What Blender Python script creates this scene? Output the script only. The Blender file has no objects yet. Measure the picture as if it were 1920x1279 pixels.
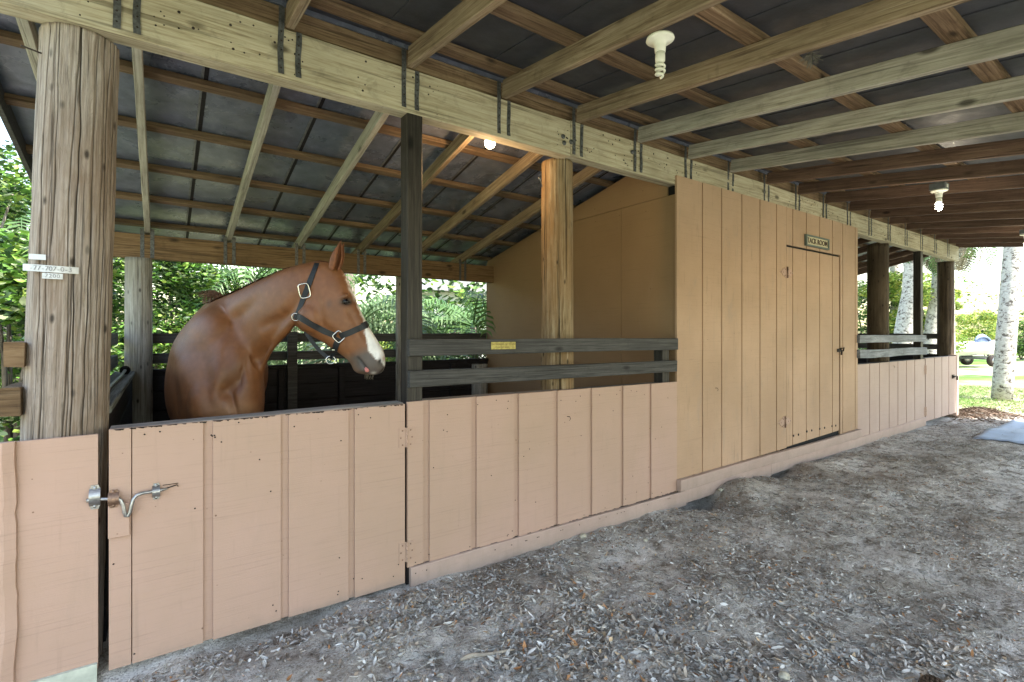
import bpy, bmesh, math, random
import numpy as np
from mathutils import Vector, Matrix, noise
from mathutils.bvhtree import BVHTree
R = math.radians
random.seed(7); rng = np.random.default_rng(7)
scene = bpy.context.scene
C = scene.collection

# ------------------------------------------------------------------ camera, sky, sun, exposure
H = 1.32
YAW = math.atan2(660, 940)
cam = bpy.data.cameras.new('camera'); camo = bpy.data.objects.new('camera', cam); C.objects.link(camo)
cam.sensor_width = 36; cam.lens = 36*940/1920; cam.shift_y = -13.5/1920
cam.clip_start = 0.05; cam.clip_end = 600
camo.location = (0, 0, H); camo.rotation_euler = (R(90), 0, -YAW)
scene.camera = camo
SUN_EL, SUN_AZ = R(58), R(168)      # azimuth measured clockwise from +Y
world = bpy.data.worlds.new('World'); scene.world = world; world.use_nodes = True
wn = world.node_tree
sky = wn.nodes.new('ShaderNodeTexSky'); sky.sky_type = 'NISHITA'; sky.sun_disc = False
sky.sun_elevation = SUN_EL; sky.sun_rotation = SUN_AZ; sky.air_density = 1.6; sky.dust_density = 1.6; sky.ozone_density = 0.6
wn.nodes['Background'].inputs['Strength'].default_value = 0.15
wn.links.new(sky.outputs[0], wn.nodes['Background'].inputs[0])
sl = bpy.data.lights.new('sun', 'SUN'); sl.energy = 3.6; sl.angle = R(0.5); sl.color = (1.0, 0.95, 0.87)
so = bpy.data.objects.new('sun', sl); C.objects.link(so)
sd = Vector((math.sin(SUN_AZ)*math.cos(SUN_EL), math.cos(SUN_AZ)*math.cos(SUN_EL), math.sin(SUN_EL)))
so.rotation_euler = sd.to_track_quat('Z', 'Y').to_euler(); so.location = sd*30
scene.view_settings.view_transform = 'Standard'; scene.view_settings.look = 'None'
scene.view_settings.gamma = 1.0; scene.view_settings.exposure = 2.13
scene.cycles.max_bounces = 10; scene.cycles.diffuse_bounces = 7; scene.cycles.transparent_max_bounces = 8

FW = Vector((math.sin(YAW), math.cos(YAW), 0)); RT = Vector((math.cos(YAW), -math.sin(YAW), 0))
def atY(px, py, Y):                       # where a sight line meets the plane y = Y
    u = (px-960)/940; d = Y/(FW.y + u*RT.y)
    return Vector((d*(FW.x+u*RT.x), Y, H-(py-626)/940*d))
def atD(px, py, d):                       # ... or a given depth
    return FW*d + RT*((px-960)/940*d) + Vector((0, 0, H-(py-626)/940*d))
def loc3(l, d, z): return FW*d + RT*l + Vector((0, 0, z))

# ------------------------------------------------------------------ materials
class NT:
    def __init__(s, name):
        s.m = bpy.data.materials.new(name); s.m.use_nodes = True; s.t = s.m.node_tree
        s.b = s.t.nodes['Principled BSDF']; s.x = None
    def n(s, k, **kw):
        o = s.t.nodes.new(k)
        for a, v in kw.items(): setattr(o, a, v)
        return o
    def l(s, a, b): s.t.links.new(a, b)
    def coord(s, scale=(1, 1, 1), rand=True, kind='Object'):
        tc = s.n('ShaderNodeTexCoord'); mp = s.n('ShaderNodeMapping'); mp.inputs['Scale'].default_value = scale
        s.l(tc.outputs[kind], mp.inputs['Vector'])
        if rand:
            oi = s.n('ShaderNodeObjectInfo'); ml = s.n('ShaderNodeMath', operation='MULTIPLY'); ml.inputs[1].default_value = 37.0
            s.l(oi.outputs['Random'], ml.inputs[0]); s.l(ml.outputs[0], mp.inputs['Location'])
        return mp.outputs[0]
    def noise(s, co, scale=5, detail=6, rough=.6, dist=0.0):
        o = s.n('ShaderNodeTexNoise'); o.inputs['Scale'].default_value = scale; o.inputs['Detail'].default_value = detail
        o.inputs['Roughness'].default_value = rough; o.inputs['Distortion'].default_value = dist; s.l(co, o.inputs['Vector']); return o.outputs['Fac']
    def vor(s, co, scale=5, feature='F1'):
        o = s.n('ShaderNodeTexVoronoi', feature=feature); o.inputs['Scale'].default_value = scale; s.l(co, o.inputs['Vector']); return o.outputs['Distance']
    def ramp(s, f, stops):
        o = s.n('ShaderNodeValToRGB'); e = o.color_ramp.elements
        while len(e) < len(stops): e.new(0.5)
        for i, (p, c) in enumerate(stops):
            e[i].position = p; e[i].color = (c, c, c, 1) if not hasattr(c, '__len__') else (*c, 1)
        s.l(f, o.inputs[0]); return o.outputs[0]
    def mix(s, f, a, b, mode='MIX'):
        o = s.n('ShaderNodeMix', data_type='RGBA', blend_type=mode)
        for i, v in ((0, f), (6, a), (7, b)):
            if isinstance(v, (int, float)): o.inputs[i].default_value = v
            elif isinstance(v, tuple): o.inputs[i].default_value = (*v, 1)
            else: s.l(v, o.inputs[i])
        return o.outputs[2]
    def math(s, op, a, b=0.0):
        o = s.n('ShaderNodeMath', operation=op)
        for i, v in ((0, a), (1, b)):
            if isinstance(v, (int, float)): o.inputs[i].default_value = v
            else: s.l(v, o.inputs[i])
        return o.outputs[0]
    def out(s, col=None, rough=.7, bump=None, bs=.3, bd=.01, metal=0.0, spec=.4):
        if col is not None:
            if isinstance(col, tuple): s.b.inputs['Base Color'].default_value = (*col, 1)
            else: s.l(col, s.b.inputs['Base Color'])
        if isinstance(rough, (int, float)): s.b.inputs['Roughness'].default_value = rough
        else: s.l(rough, s.b.inputs['Roughness'])
        s.b.inputs['Metallic'].default_value = metal; s.b.inputs['Specular IOR Level'].default_value = spec
        if bump is not None:
            o = s.n('ShaderNodeBump'); o.inputs['Strength'].default_value = bs; o.inputs['Distance'].default_value = bd
            s.l(bump, o.inputs['Height']); s.l(o.outputs[0], s.b.inputs['Normal'])
        return s.m

def wood(name, c0, c1, c2, axis=0, grain=22, rough=.75, bs=.5, stain=(.5, .5), knots=True, tone=.25, crack=True, spec=.25):
    s = NT(name)
    sc = [grain*2.6]*3; sc[axis] = 1.7
    co = s.coord(tuple(sc)); plain = s.coord((1, 1, 1))
    g = s.noise(co, 1.6, 9, .72, .5)
    col = s.ramp(g, [(.36, c0), (.49, c1), (.64, c2)])
    big = s.noise(plain, 2.6, 5, .6)
    col = s.mix(s.ramp(big, [(.35, 0.0), (.68, stain[0])]), col, tuple(x*.55 for x in c1), 'MIX')
    blot = s.noise(s.coord((1, 1, 1)), 11, 6, .7, 1.0)
    col = s.mix(s.ramp(blot, [(.55, 0.0), (.75, stain[1])]), col, tuple(x*.35 for x in c1), 'MIX')
    oi = s.n('ShaderNodeObjectInfo')
    tv = s.ramp(oi.outputs['Random'], [(0, 1-tone), (1, 1.0)])
    col = s.mix(1.0, col, tv, 'MULTIPLY')
    h = g
    if knots:
        kc = [5, 5, 5]; kc[axis] = 2.2
        k = s.vor(s.coord(tuple(kc)), 1.3)
        col = s.mix(s.ramp(k, [(.07, .9), (.15, 0.0)]), col, tuple(x*.3 for x in c0))
    if crack:
        cc = [grain*3.2]*3; cc[axis] = 1.3
        ck = s.noise(s.coord(tuple(cc)), 1.0, 3, .5, .3)
        m = s.ramp(ck, [(.60, 0.0), (.68, 1.0)])
        col = s.mix(s.math('MULTIPLY', m, .55), col, tuple(x*.35 for x in c0))
        h = s.math('SUBTRACT', g, m)
    return s.out(col, rough, h, bs, .004, spec=spec)

def paint(name, a, b, grime=.35, hor=True):
    s = NT(name)
    st = s.noise(s.coord((1.6, 1.6, 110), False), 1.6, 6, .7, .15)
    st2 = s.noise(s.coord((24, 24, 1.6), False), 1.3, 6, .7, .3)
    big = s.noise(s.coord((1, 1, 1), False), 1.3, 5, .55)
    col = s.mix(s.ramp(big, [(.35, 0.0), (.65, 1.0)]), a, b)
    col = s.mix(s.ramp(st, [(.56, 0.0), (.72, .42)]), col, tuple(x*.5 for x in a))
    col = s.mix(s.ramp(st2, [(.58, 0.0), (.75, grime)]), col, tuple(x*.6 for x in b))
    spots = s.vor(s.coord((1, 1, 1), False), 7.0)
    col = s.mix(s.ramp(spots, [(.022, .8), (.035, 0.0)]), col, (.10, .045, .02))
    rub = s.noise(s.coord((9, 9, 2.2), False), 1.0, 7, .72, .8)
    col = s.mix(s.ramp(rub, [(.56, 0.0), (.70, grime*.7)]), col, (.30, .225, .17))
    tick = s.noise(s.coord((10, 10, 160), False), 1.0, 3, .5)
    col = s.mix(s.ramp(tick, [(.62, 0.0), (.74, .10+.3*(grime > .5))]), col, tuple(x*.5 for x in b))
    col = s.mix(s.ramp(s.vor(s.coord((1, 1, 1), False), 16.0), [(.03, .6), (.05, 0.0)]), col, (.13, .07, .04))
    sz = s.n('ShaderNodeSeparateXYZ'); s.l(s.coord((1, 1, 1), False), sz.inputs[0])
    splash = s.math('ADD', s.math('MULTIPLY', sz.outputs[2], -3.2), s.noise(s.coord((4, 4, 4), False), 2.0, 6, .75))
    col = s.mix(s.ramp(splash, [(.30, 0.0), (.75, .45)]), col, (.22, .18, .145))
    h = s.math('ADD', st, s.math('MULTIPLY', s.noise(s.coord((60, 60, 60), False), 2.0, 4), .4))
    return s.out(col, .62, h, .35, .003, spec=.3)

def plain(name, col, rough=.6, metal=0.0, ns=30, var=.35, bs=.2, spec=.4):
    s = NT(name); f = s.noise(s.coord((1, 1, 1)), ns, 5, .6)
    c = s.mix(s.ramp(f, [(.35, 0.0), (.7, 1.0)]), col, tuple(x*(1-var) for x in col))
    return s.out(c, rough, f, bs, .002, metal, spec)

def vcol(name, rough=.7, spec=.3, trans=0.0, bump=0, bs=.2, noisevar=0.0):
    s = NT(name); a = s.n('ShaderNodeAttribute'); a.attribute_name = 'Col'
    c = a.outputs['Color']
    if noisevar:
        c = s.mix(s.ramp(s.noise(s.coord((1, 1, 1), False), 30, 6), [(.3, 0.0), (.7, noisevar)]), c, (0, 0, 0))
    m = s.out(c, rough, s.noise(s.coord((1, 1, 1), False), bump, 5) if bump else None, bs, .003, spec=spec)
    if trans:
        tr = s.n('ShaderNodeBsdfTranslucent'); mx = s.n('ShaderNodeMixShader'); mx.inputs[0].default_value = trans
        s.l(a.outputs['Color'], tr.inputs[0]); s.l(s.b.outputs[0], mx.inputs[1]); s.l(tr.outputs[0], mx.inputs[2])
        s.l(mx.outputs[0], s.t.nodes['Material Output'].inputs[0])
    return m

def glow(name, col, st):
    s = NT(name); s.b.inputs['Base Color'].default_value = (.9, .9, .85, 1)
    s.b.inputs['Emission Color'].default_value = (*col, 1); s.b.inputs['Emission Strength'].default_value = st; return s.m

M = {}
M['peach'] = paint('peach_paint', (.44, .292, .230), (.40, .272, .202), .25)
M['tan'] = paint('tan_paint', (.44, .292, .193), (.36, .235, .148), .85)
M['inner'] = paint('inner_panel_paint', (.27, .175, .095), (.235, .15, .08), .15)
M['pinkboard'] = paint('pink_board_paint', (.44, .325, .275), (.39, .28, .235), .4)
M['beam'] = wood('beam_wood', (.28, .23, .145), (.46, .405, .285), (.57, .52, .385), 0, 14, .7, .35, (.45, .55), tone=.1)
M['rearbeam'] = wood('rear_beam_wood', (.10, .065, .035), (.24, .15, .075), (.33, .22, .12), 0, 16)
M['rafter'] = wood('rafter_wood', (.15, .10, .06), (.31, .235, .15), (.43, .35, .245), 0, 16, tone=.25)
M['rafterred'] = wood('red_rafter_wood', (.07, .042, .03), (.15, .092, .065), (.22, .145, .10), 0, 16, tone=.3)
M['raftergrey'] = wood('grey_rafter_wood', (.20, .185, .15), (.40, .38, .315), (.54, .52, .45), 0, 16, tone=.15)
M['purlin'] = wood('purlin_wood', (.08, .05, .028), (.19, .125, .072), (.32, .23, .14), 0, 18, tone=.3)
M['darkpost'] = wood('dark_post_wood', (.012, .010, .009), (.035, .030, .026), (.07, .062, .05), 2, 22, .5, .4, tone=.1)
M['rail'] = wood('rail_wood', (.025, .024, .024), (.062, .060, .058), (.115, .11, .105), 0, 22, .65, .4, tone=.15)
M['kick'] = wood('kickboard_wood', (.006, .005, .006), (.016, .014, .015), (.03, .026, .028), 0, 22, .7, .4, tone=.2)
M['ledge'] = wood('ledge_wood', (.09, .075, .065), (.24, .21, .19), (.36, .33, .30), 0, 22, .8, .5, tone=.1)
M['railpale'] = wood('pale_rail_wood', (.10, .11, .13), (.25, .27, .31), (.42, .44, .48), 0, 12, .6, .4, (.8, .7))
M['ledgegrey'] = wood('grey_ledge_wood', (.12, .125, .115), (.24, .25, .235), (.36, .37, .35), 0, 16)
M['roughend'] = wood('rough_sawn_wood', (.06, .035, .02), (.19, .12, .065), (.32, .22, .13), 1, 10, .9, .8, (.8, .5))
M['galv'] = plain('galvanised_strap', (.15, .155, .16), .55, .6, 60, .65)
M['steel'] = plain('worn_steel', (.42, .42, .42), .38, .9, 60, .4)
M['rust'] = plain('rusty_steel', (.34, .22, .16), .5, .7, 60, .55)
M['black'] = plain('black_gap', (.006, .006, .006), .9)
M['white_plastic'] = plain('white_plastic', (.75, .75, .66), .35, 0, 20, .1)
M['nail'] = plain('nail_iron', (.03, .02, .015), .7)

def polewood(name, c0, c1, c2, warm):
    s = NT(name)
    g = s.noise(s.coord((70, 70, 1.8)), 1.5, 9, .74, .5)
    col = s.ramp(g, [(.35, c0), (.5, c1), (.66, c2)])
    w = s.noise(s.coord((3.5, 3.5, .9)), 1.4, 5, .6, .6)
    col = s.mix(s.ramp(w, [(.42, 0.0), (.68, .85)]), col, warm)
    wav = s.noise(s.coord((40, 40, 11)), 1.4, 6, .7, 1.6)
    col = s.mix(s.ramp(wav, [(.52, 0.0), (.7, .55)]), col, tuple(x*.6 for x in c1))
    kn = s.vor(s.coord((16, 16, 7)), 1.0)
    col = s.mix(s.ramp(kn, [(.07, .9), (.17, 0.0)]), col, tuple(x*.3 for x in c0))
    col = s.mix(s.ramp(s.noise(s.coord((3, 3, 1.2)), 1.5, 4), [(.5, 0.0), (.7, .5)]), col, c2)
    a = s.n('ShaderNodeAttribute'); a.attribute_name = 'crack'
    col = s.mix(a.outputs['Fac'], col, tuple(x*.12 for x in c0))
    fine = s.ramp(s.noise(s.coord((120, 120, 1.6)), 1.0, 4, .6, .3), [(.57, 0.0), (.64, .7)])
    col = s.mix(fine, col, tuple(x*.4 for x in c0))
    return s.out(col, .82, s.math('ADD', g, s.math('MULTIPLY', wav, .9)), .55, .006, spec=.2)
M['pole'] = polewood('weathered_pole_wood', (.12, .095, .075), (.29, .24, .20), (.46, .41, .37), (.20, .14, .10))
M['polegrey'] = polewood('grey_pole_wood', (.14, .13, .11), (.32, .31, .28), (.47, .46, .42), (.22, .21, .17))
M['polebrown'] = polewood('brown_pole_wood', (.10, .065, .03), (.26, .185, .105), (.40, .33, .225), (.22, .13, .06))
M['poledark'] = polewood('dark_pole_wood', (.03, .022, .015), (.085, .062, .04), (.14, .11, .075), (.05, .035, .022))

def roofmat(nm='black_roof_felt', k=1.0, r0=.24, r1=.46):
    s = NT(nm); co = s.coord((1, 1, 1), False)
    f = s.noise(co, 9, 8, .7); sp = s.noise(s.coord((3, 3, 3), False), 22, 4, .7)
    col = s.ramp(f, [(.3, (.019*k, .022*k, .029*k)), (.6, (.038*k, .043*k, .055*k)), (.8, (.078*k, .086*k, .10*k))])
    col = s.mix(s.ramp(sp, [(.70, 0.0), (.78, .5)]), col, (.22, .21, .2))
    return s.out(col, s.ramp(s.noise(co, 5, 4), [(.3, r0), (.7, r1)]), s.math('ADD', f, s.math('MULTIPLY', s.noise(co, 3.5, 2), 3.0)), .4, .008, spec=.75)
M['felt'] = roofmat('rear_felt_painted_sheen', 3.6, .2, .42)  # rear felt: sky sheen painted in as a brighter base colour
M['seam'] = plain('grey_seam_edge', (.17, .175, .18), .4, 0, 30, .5)
M['feltf'] = roofmat('front_roof_felt', .9, .42, .62)

def groundmat():
    s = NT('dirt_ground'); co = s.coord((1, 1, 1), False)
    big = s.noise(co, 1.5, 7, .66); mid = s.noise(co, 9, 8, .7); fine = s.noise(co, 95, 4, .7)
    col = s.ramp(big, [(.35, (.34, .295, .245)), (.48, (.60, .55, .49)), (.60, (.82, .775, .725))])
    col = s.mix(s.ramp(mid, [(.36, .9), (.52, 0.0)]), col, (.16, .125, .09))
    col = s.mix(s.ramp(fine, [(.52, 0.0), (.72, .7)]), col, (.70, .66, .62))
    col = s.mix(s.ramp(s.noise(co, 130, 3, .6), [(.33, .75), (.46, 0.0)]), col, (.12, .095, .075))
    return s.out(col, .95, s.math('ADD', mid, s.math('MULTIPLY', fine, .5)), 1.0, .035, spec=.1)
M['ground'] = groundmat()
def lawnmat():
    s = NT('lawn_grass'); co = s.coord((1, 1, 1), False)
    col = s.ramp(s.noise(co, .5, 5), [(.35, (.07, .15, .03)), (.65, (.16, .24, .06))])
    col = s.mix(s.ramp(s.noise(co, .35, 4, .6), [(.42, 0.0), (.58, .9)]), col, (.42, .38, .28))
    return s.out(col, .9, s.noise(co, 40, 5), .6, .03, spec=.1)
M['lawn'] = lawnmat()
M['leaf'] = vcol('leaf_litter_leaves', .6, .35)
M['green'] = vcol('green_leaves', .45, .4, .35)
M['horse'] = vcol('chestnut_coat', .43, .40, 0, 420, .4, .20)
M['bark'] = wood('bark', (.10, .08, .06), (.24, .20, .16), (.38, .34, .29), 2, 9, .9, .8)
def palmbark():
    s = NT('pale_palm_bark')
    f = s.noise(s.coord((9, 9, 13)), 1.4, 6, .65, .8)
    col = s.ramp(f, [(.38, (.08, .065, .055)), (.47, (.42, .39, .35)), (.7, (.62, .59, .54))])
    return s.out(col, .9, f, .8, .02, spec=.1)
M['palmbark'] = palmbark()

# ------------------------------------------------------------------ object helpers
def wm(o):
    m = o.matrix_parent_inverse @ o.matrix_basis
    return wm(o.parent) @ m if o.parent else m
def adopt(o, parent):                       # parent keeping world placement
    if parent is not None:
        o.parent = parent; o.matrix_parent_inverse = wm(parent).inverted()
def tag(o, label=None, cat=None, group=None, kind=None):
    if label: o['label'] = label
    if cat: o['category'] = cat
    if group: o['group'] = group
    if kind: o['kind'] = kind
    return o
def empty(name, loc=(0, 0, 0), label=None, cat=None, group=None):
    o = bpy.data.objects.new(name, None); o.location = loc; o.empty_display_size = .1; C.objects.link(o)
    return tag(o, label, cat, group)
class MB:
    def __init__(s): s.v = []; s.f = []; s.mi = []; s.sm = []
    def add(s, vs, fs, mi=0, smooth=False):
        b = len(s.v); s.v += [tuple(v) for v in vs]; s.f += [tuple(b+i for i in f) for f in fs]
        s.mi += [mi]*len(fs); s.sm += [smooth]*len(fs); return s
    def box(s, lo, hi, mi=0, mat=None):
        x0, y0, z0 = lo; x1, y1, z1 = hi
        vs = [(x0,y0,z0),(x1,y0,z0),(x1,y1,z0),(x0,y1,z0),(x0,y0,z1),(x1,y0,z1),(x1,y1,z1),(x0,y1,z1)]
        if mat is not None: vs = [mat @ Vector(v) for v in vs]
        return s.add(vs, [(0,3,2,1),(4,5,6,7),(0,1,5,4),(1,2,6,5),(2,3,7,6),(3,0,4,7)], mi)
    def prism(s, poly, a, b, mi=0, axis='y'):       # poly in the plane, extruded from a to b along axis
        n = len(poly)
        def P(p, t):
            return {'y': (p[0], t, p[1]), 'x': (t, p[0], p[1]), 'z': (p[0], p[1], t)}[axis]
        vs = [P(p, a) for p in poly] + [P(p, b) for p in poly]
        fs = [tuple(range(n)), tuple(range(2*n-1, n-1, -1))] + [(i, i+n, (i+1) % n+n, (i+1) % n) for i in range(n)]
        return s.add(vs, fs, mi)
    def tube(s, pts, rad, n=10, mi=0, cap=True, up=None):
        pts = [Vector(p) for p in pts]; k = len(pts)
        if not hasattr(rad, '__len__'): rad = [rad]*k
        vs = []; ref = Vector(up or (0, 0, 1))
        for i, p in enumerate(pts):
            t = (pts[min(i+1, k-1)]-pts[max(i-1, 0)]).normalized()
            a = t.cross(ref)
            if a.length < .15: a = t.cross(Vector((1, 0, 0)))
            a.normalize(); b = t.cross(a)
            for j in range(n):
                an = 2*math.pi*j/n; vs.append(p+(a*math.cos(an)+b*math.sin(an))*rad[i])
        fs = [(i*n+j, i*n+(j+1) % n, (i+1)*n+(j+1) % n, (i+1)*n+j) for i in range(k-1) for j in range(n)]
        s.add(vs, fs, mi, True)
        if cap:
            b = len(s.v)-len(vs); s.f += [tuple(b+j for j in range(n)), tuple(b+(k-1)*n+j for j in range(n-1, -1, -1))]; s.mi += [mi]*2; s.sm += [False]*2
        return s
    def lathe(s, prof, c, n=24, mi=0, axis=Vector((0, 0, 1))):
        c = Vector(c); q = axis.to_track_quat('Z', 'Y'); vs = []
        for r, z in prof:
            for j in range(n):
                a = 2*math.pi*j/n; vs.append(c + q @ Vector((r*math.cos(a), r*math.sin(a), z)))
        fs = [(i*n+j, i*n+(j+1) % n, (i+1)*n+(j+1) % n, (i+1)*n+j) for i in range(len(prof)-1) for j in range(n)]
        return s.add(vs, fs, mi, True)
    def build(s, name, mats, parent=None, label=None, bevel=0):
        me = bpy.data.meshes.new(name); me.from_pydata(s.v, [], s.f)
        if not isinstance(mats, (list, tuple)): mats = [mats]
        for m in mats: me.materials.append(m)
        me.polygons.foreach_set('material_index', s.mi); me.polygons.foreach_set('use_smooth', s.sm)
        bm = bmesh.new(); bm.from_mesh(me); bmesh.ops.recalc_face_normals(bm, faces=bm.faces); bm.to_mesh(me); bm.free()
        o = bpy.data.objects.new(name, me); C.objects.link(o)
        if label: o['label'] = label
        if bevel:
            md = o.modifiers.new('bevel', 'BEVEL'); md.width = bevel; md.segments = 2; md.limit_method = 'ANGLE'
        adopt(o, parent); return o

def member(name, p0, p1, w, h, mat, parent, jit=.0015, label=None, roll_up=(0, 0, 1)):
    """sawn timber from p0 to p1 (centre line), width w sideways, height h, length along local X, slightly uneven"""
    p0, p1 = Vector(p0), Vector(p1); L = (p1-p0).length; n = max(1, int(L/.22))
    vs = []; prof = [(-1, -1, 1, 0), (1, -1, -1, 0)]
    c = .0035; ring = [(-w/2+c, -h/2), (w/2-c, -h/2), (w/2, -h/2+c), (w/2, h/2-c), (w/2-c, h/2), (-w/2+c, h/2), (-w/2, h/2-c), (-w/2, -h/2+c)]
    sx, sy = random.random()*9, random.random()*9
    for i in range(n+1):
        x = L*i/n; by = noise.noise(Vector((x*.7, sx, 0)))*jit*3; bz = noise.noise(Vector((x*.7, sy, 5)))*jit*3
        for a, b in ring: vs.append((x, a+by+random.uniform(-jit, jit)*.5, b+bz+random.uniform(-jit, jit)*.5))
    fs = [(i*8+j, i*8+(j+1) % 8, (i+1)*8+(j+1) % 8, (i+1)*8+j) for i in range(n) for j in range(8)]
    fs += [tuple(range(7, -1, -1)), tuple(n*8+j for j in range(8))]
    mb = MB().add(vs, fs); o = mb.build(name, mat)
    xa = (p1-p0).normalized(); up = Vector(roll_up); ya = up.cross(xa).normalized(); za = xa.cross(ya)
    o.matrix_basis = Matrix.Translation(p0) @ Matrix((xa, ya, za)).transposed().to_4x4()
    if label: o['label'] = label
    adopt(o, parent); return o

def pole(name, base, top, r0, r1, mat, parent, cracks=14, nr=150, nz=110, depth=.007, label=None, seed=1):
    rs = random.Random(seed)
    L = (Vector(top)-Vector(base)).length
    cr = [(rs.uniform(0, 2*math.pi), rs.uniform(-.2, .8)*L, rs.uniform(.35, 1.3)*L, rs.uniform(.4, 1), rs.uniform(0, 50)) for _ in range(cracks)]
    vs = []; ck = []
    for i in range(nz+1):
        t = i/nz; z = t*L; r = r0+(r1-r0)*t
        for j in range(nr):
            a = 2*math.pi*j/nr
            rr = r*(1+.012*noise.noise(Vector((math.cos(a)*1.3, math.sin(a)*1.3, z*.9+seed*7)))) + .004*noise.noise(Vector((math.cos(a)*7, math.sin(a)*7, z*5+seed)))
            c = 0
            for (a0, z0, ln, dd, sd_) in cr:
                if z0 < z < z0+ln:
                    e = min(1, (z-z0)/.12, (z0+ln-z)/.12)
                    ac = a0+.10*noise.noise(Vector((sd_, z*1.3, 0)))+.03*noise.noise(Vector((sd_, z*7, 3)))
                    da = abs((a-ac+math.pi) % (2*math.pi)-math.pi)*r
                    wd = (.0020*dd+.0014) if nr > 300 else (.0036*dd+.002)
                    if da < wd: c = max(c, dd*e*(1-da/wd))
            rr -= depth*c; ck.append(min(1, c*1.6))
            vs.append((rr*math.cos(a), rr*math.sin(a), z))
    fs = [(i*nr+j, i*nr+(j+1) % nr, (i+1)*nr+(j+1) % nr, (i+1)*nr+j) for i in range(nz) for j in range(nr)]
    mb = MB().add(vs, fs, 0, True); b = nz*nr
    mb.f.append(tuple(b+j for j in range(nr))); mb.mi.append(0); mb.sm.append(False)
    o = mb.build(name, mat)
    at = o.data.attributes.new('crack', 'FLOAT', 'POINT'); at.data.foreach_set('value', ck)
    ax = (Vector(top)-Vector(base)).normalized(); o.matrix_basis = Matrix.Translation(base) @ ax.to_track_quat('Z', 'Y').to_matrix().to_4x4()
    if label: o['label'] = label
    adopt(o, parent); return o

def siding(mb, x0, x1, zb, zt, grooves, yf, th=.016, gd=.009, mi=0):
    """vertical grooved plywood sheet, face at y = yf, true recessed grooves; zb/zt = (at x0, at x1)"""
    xs = [(x0, 0)]
    for a, b in grooves:
        xs += [(a, 0), (a+.0015, gd), (b-.0015, gd), (b, 0)]
    xs += [(x1, 0)]
    lz = lambda pr, x: pr[0]+(pr[1]-pr[0])*(x-x0)/(x1-x0)
    n = len(xs)
    vs = [(x, yf+g, lz(zb, x)) for x, g in xs] + [(x, yf+g, lz(zt, x)) for x, g in xs] + [(x, yf+th, lz(zb, x)) for x, g in xs] + [(x, yf+th, lz(zt, x)) for x, g in xs]
    fs = []
    for i in range(n-1):
        fs += [(i, i+1, n+i+1, n+i), (2*n+i+1, 2*n+i, 3*n+i, 3*n+i+1), (n+i, n+i+1, 3*n+i+1, 3*n+i), (i+1, i, 2*n+i, 2*n+i+1)]
    fs += [(0, n, 3*n, 2*n), (n-1, 3*n-1, 4*n-1, 2*n-1)]
    mb.add(vs, fs, mi)

D = 2.5
# ------------------------------------------------------------------ ground
def gz(x, y):
    v = Vector((x, y, 0))
    z = .045*noise.noise(v*.55)+.032*noise.noise(v*1.7+Vector((3, 1, 0)))+.018*noise.noise(v*5)+.012*noise.noise(v*13)
    z += .035*math.exp(-((y-1.75)/.45)**2)*max(0, min(1, (x-3.2)/.8))*max(0, min(1, (11-x)/2))
    z -= .20*math.exp(-(((x-3.60)/.20)**2+((y-2.52)/.20)**2))       # hollow scraped under the skirting
    z -= .10*math.exp(-(((x-4.85)/.22)**2+((y-2.52)/.16)**2))
    z -= .05*math.exp(-(((x-.35)/.9)**2+((y-2.45)/.18)**2))
    z += .075*math.exp(-(((x-4.12)/.26)**2+((y-2.36)/.2)**2))
    z += .05*math.exp(-(((x-5.4)/.45)**2+((y-2.28)/.2)**2))
    if y > 2.9: z *= max(.3, 1-(y-2.9))
    return z-.012
def grid(name, x0, x1, y0, y1, nx, ny, zf, mat):
    vs = [(x0+(x1-x0)*i/nx, y0+(y1-y0)*j/ny) for j in range(ny+1) for i in range(nx+1)]
    vs = [(x, y, zf(x, y)) for x, y in vs]
    fs = [(j*(nx+1)+i, j*(nx+1)+i+1, (j+1)*(nx+1)+i+1, (j+1)*(nx+1)+i) for j in range(ny) for i in range(nx)]
    return MB().add(vs, fs, 0, True).build(name, mat)
def gdirt(x, y):
    e = min(1, max(0, (x+2.9)/1.0), max(0, (12.2-x)/1.0), max(0, (y+3.4)/1.0), max(0, (6.6-y)/1.0)) if True else 1
    return gz(x, y)*min(1, e)-.10*(1-min(1, e))
g = grid('ground', -3, 12.3, -3.5, 6.7, 380, 255, gdirt, M['ground']); tag(g, kind='structure')
def lawnz(x, y):
    inside = (-2.4 < x < 11.7) and (-2.9 < y < 6.1)
    return -.25 if inside else -.03+.05*noise.noise(Vector((x, y, 0))*.2)
gl = grid('lawn', -60, 110, -80, 90, 200, 200, lawnz, M['lawn']); tag(gl, kind='structure')

# ------------------------------------------------------------------ stable
ST = empty('stable', (0, 0, 0), 'long open-sided wooden horse stable with peach grooved walls, round poles and a black-lined roof', 'stable')
XL, XR = -.68, 10.75
RZ = 2.742                                   # rafter underside at the ridge line
SF, SB = .1275, .21                          # front and rear pitch
zF = lambda y: RZ-SF*(2.5-y)
zB = lambda y: RZ-SB*(y-2.5)
RAFX = [-.5]+[-.107+.604*k for k in range(0, 18)]
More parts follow.
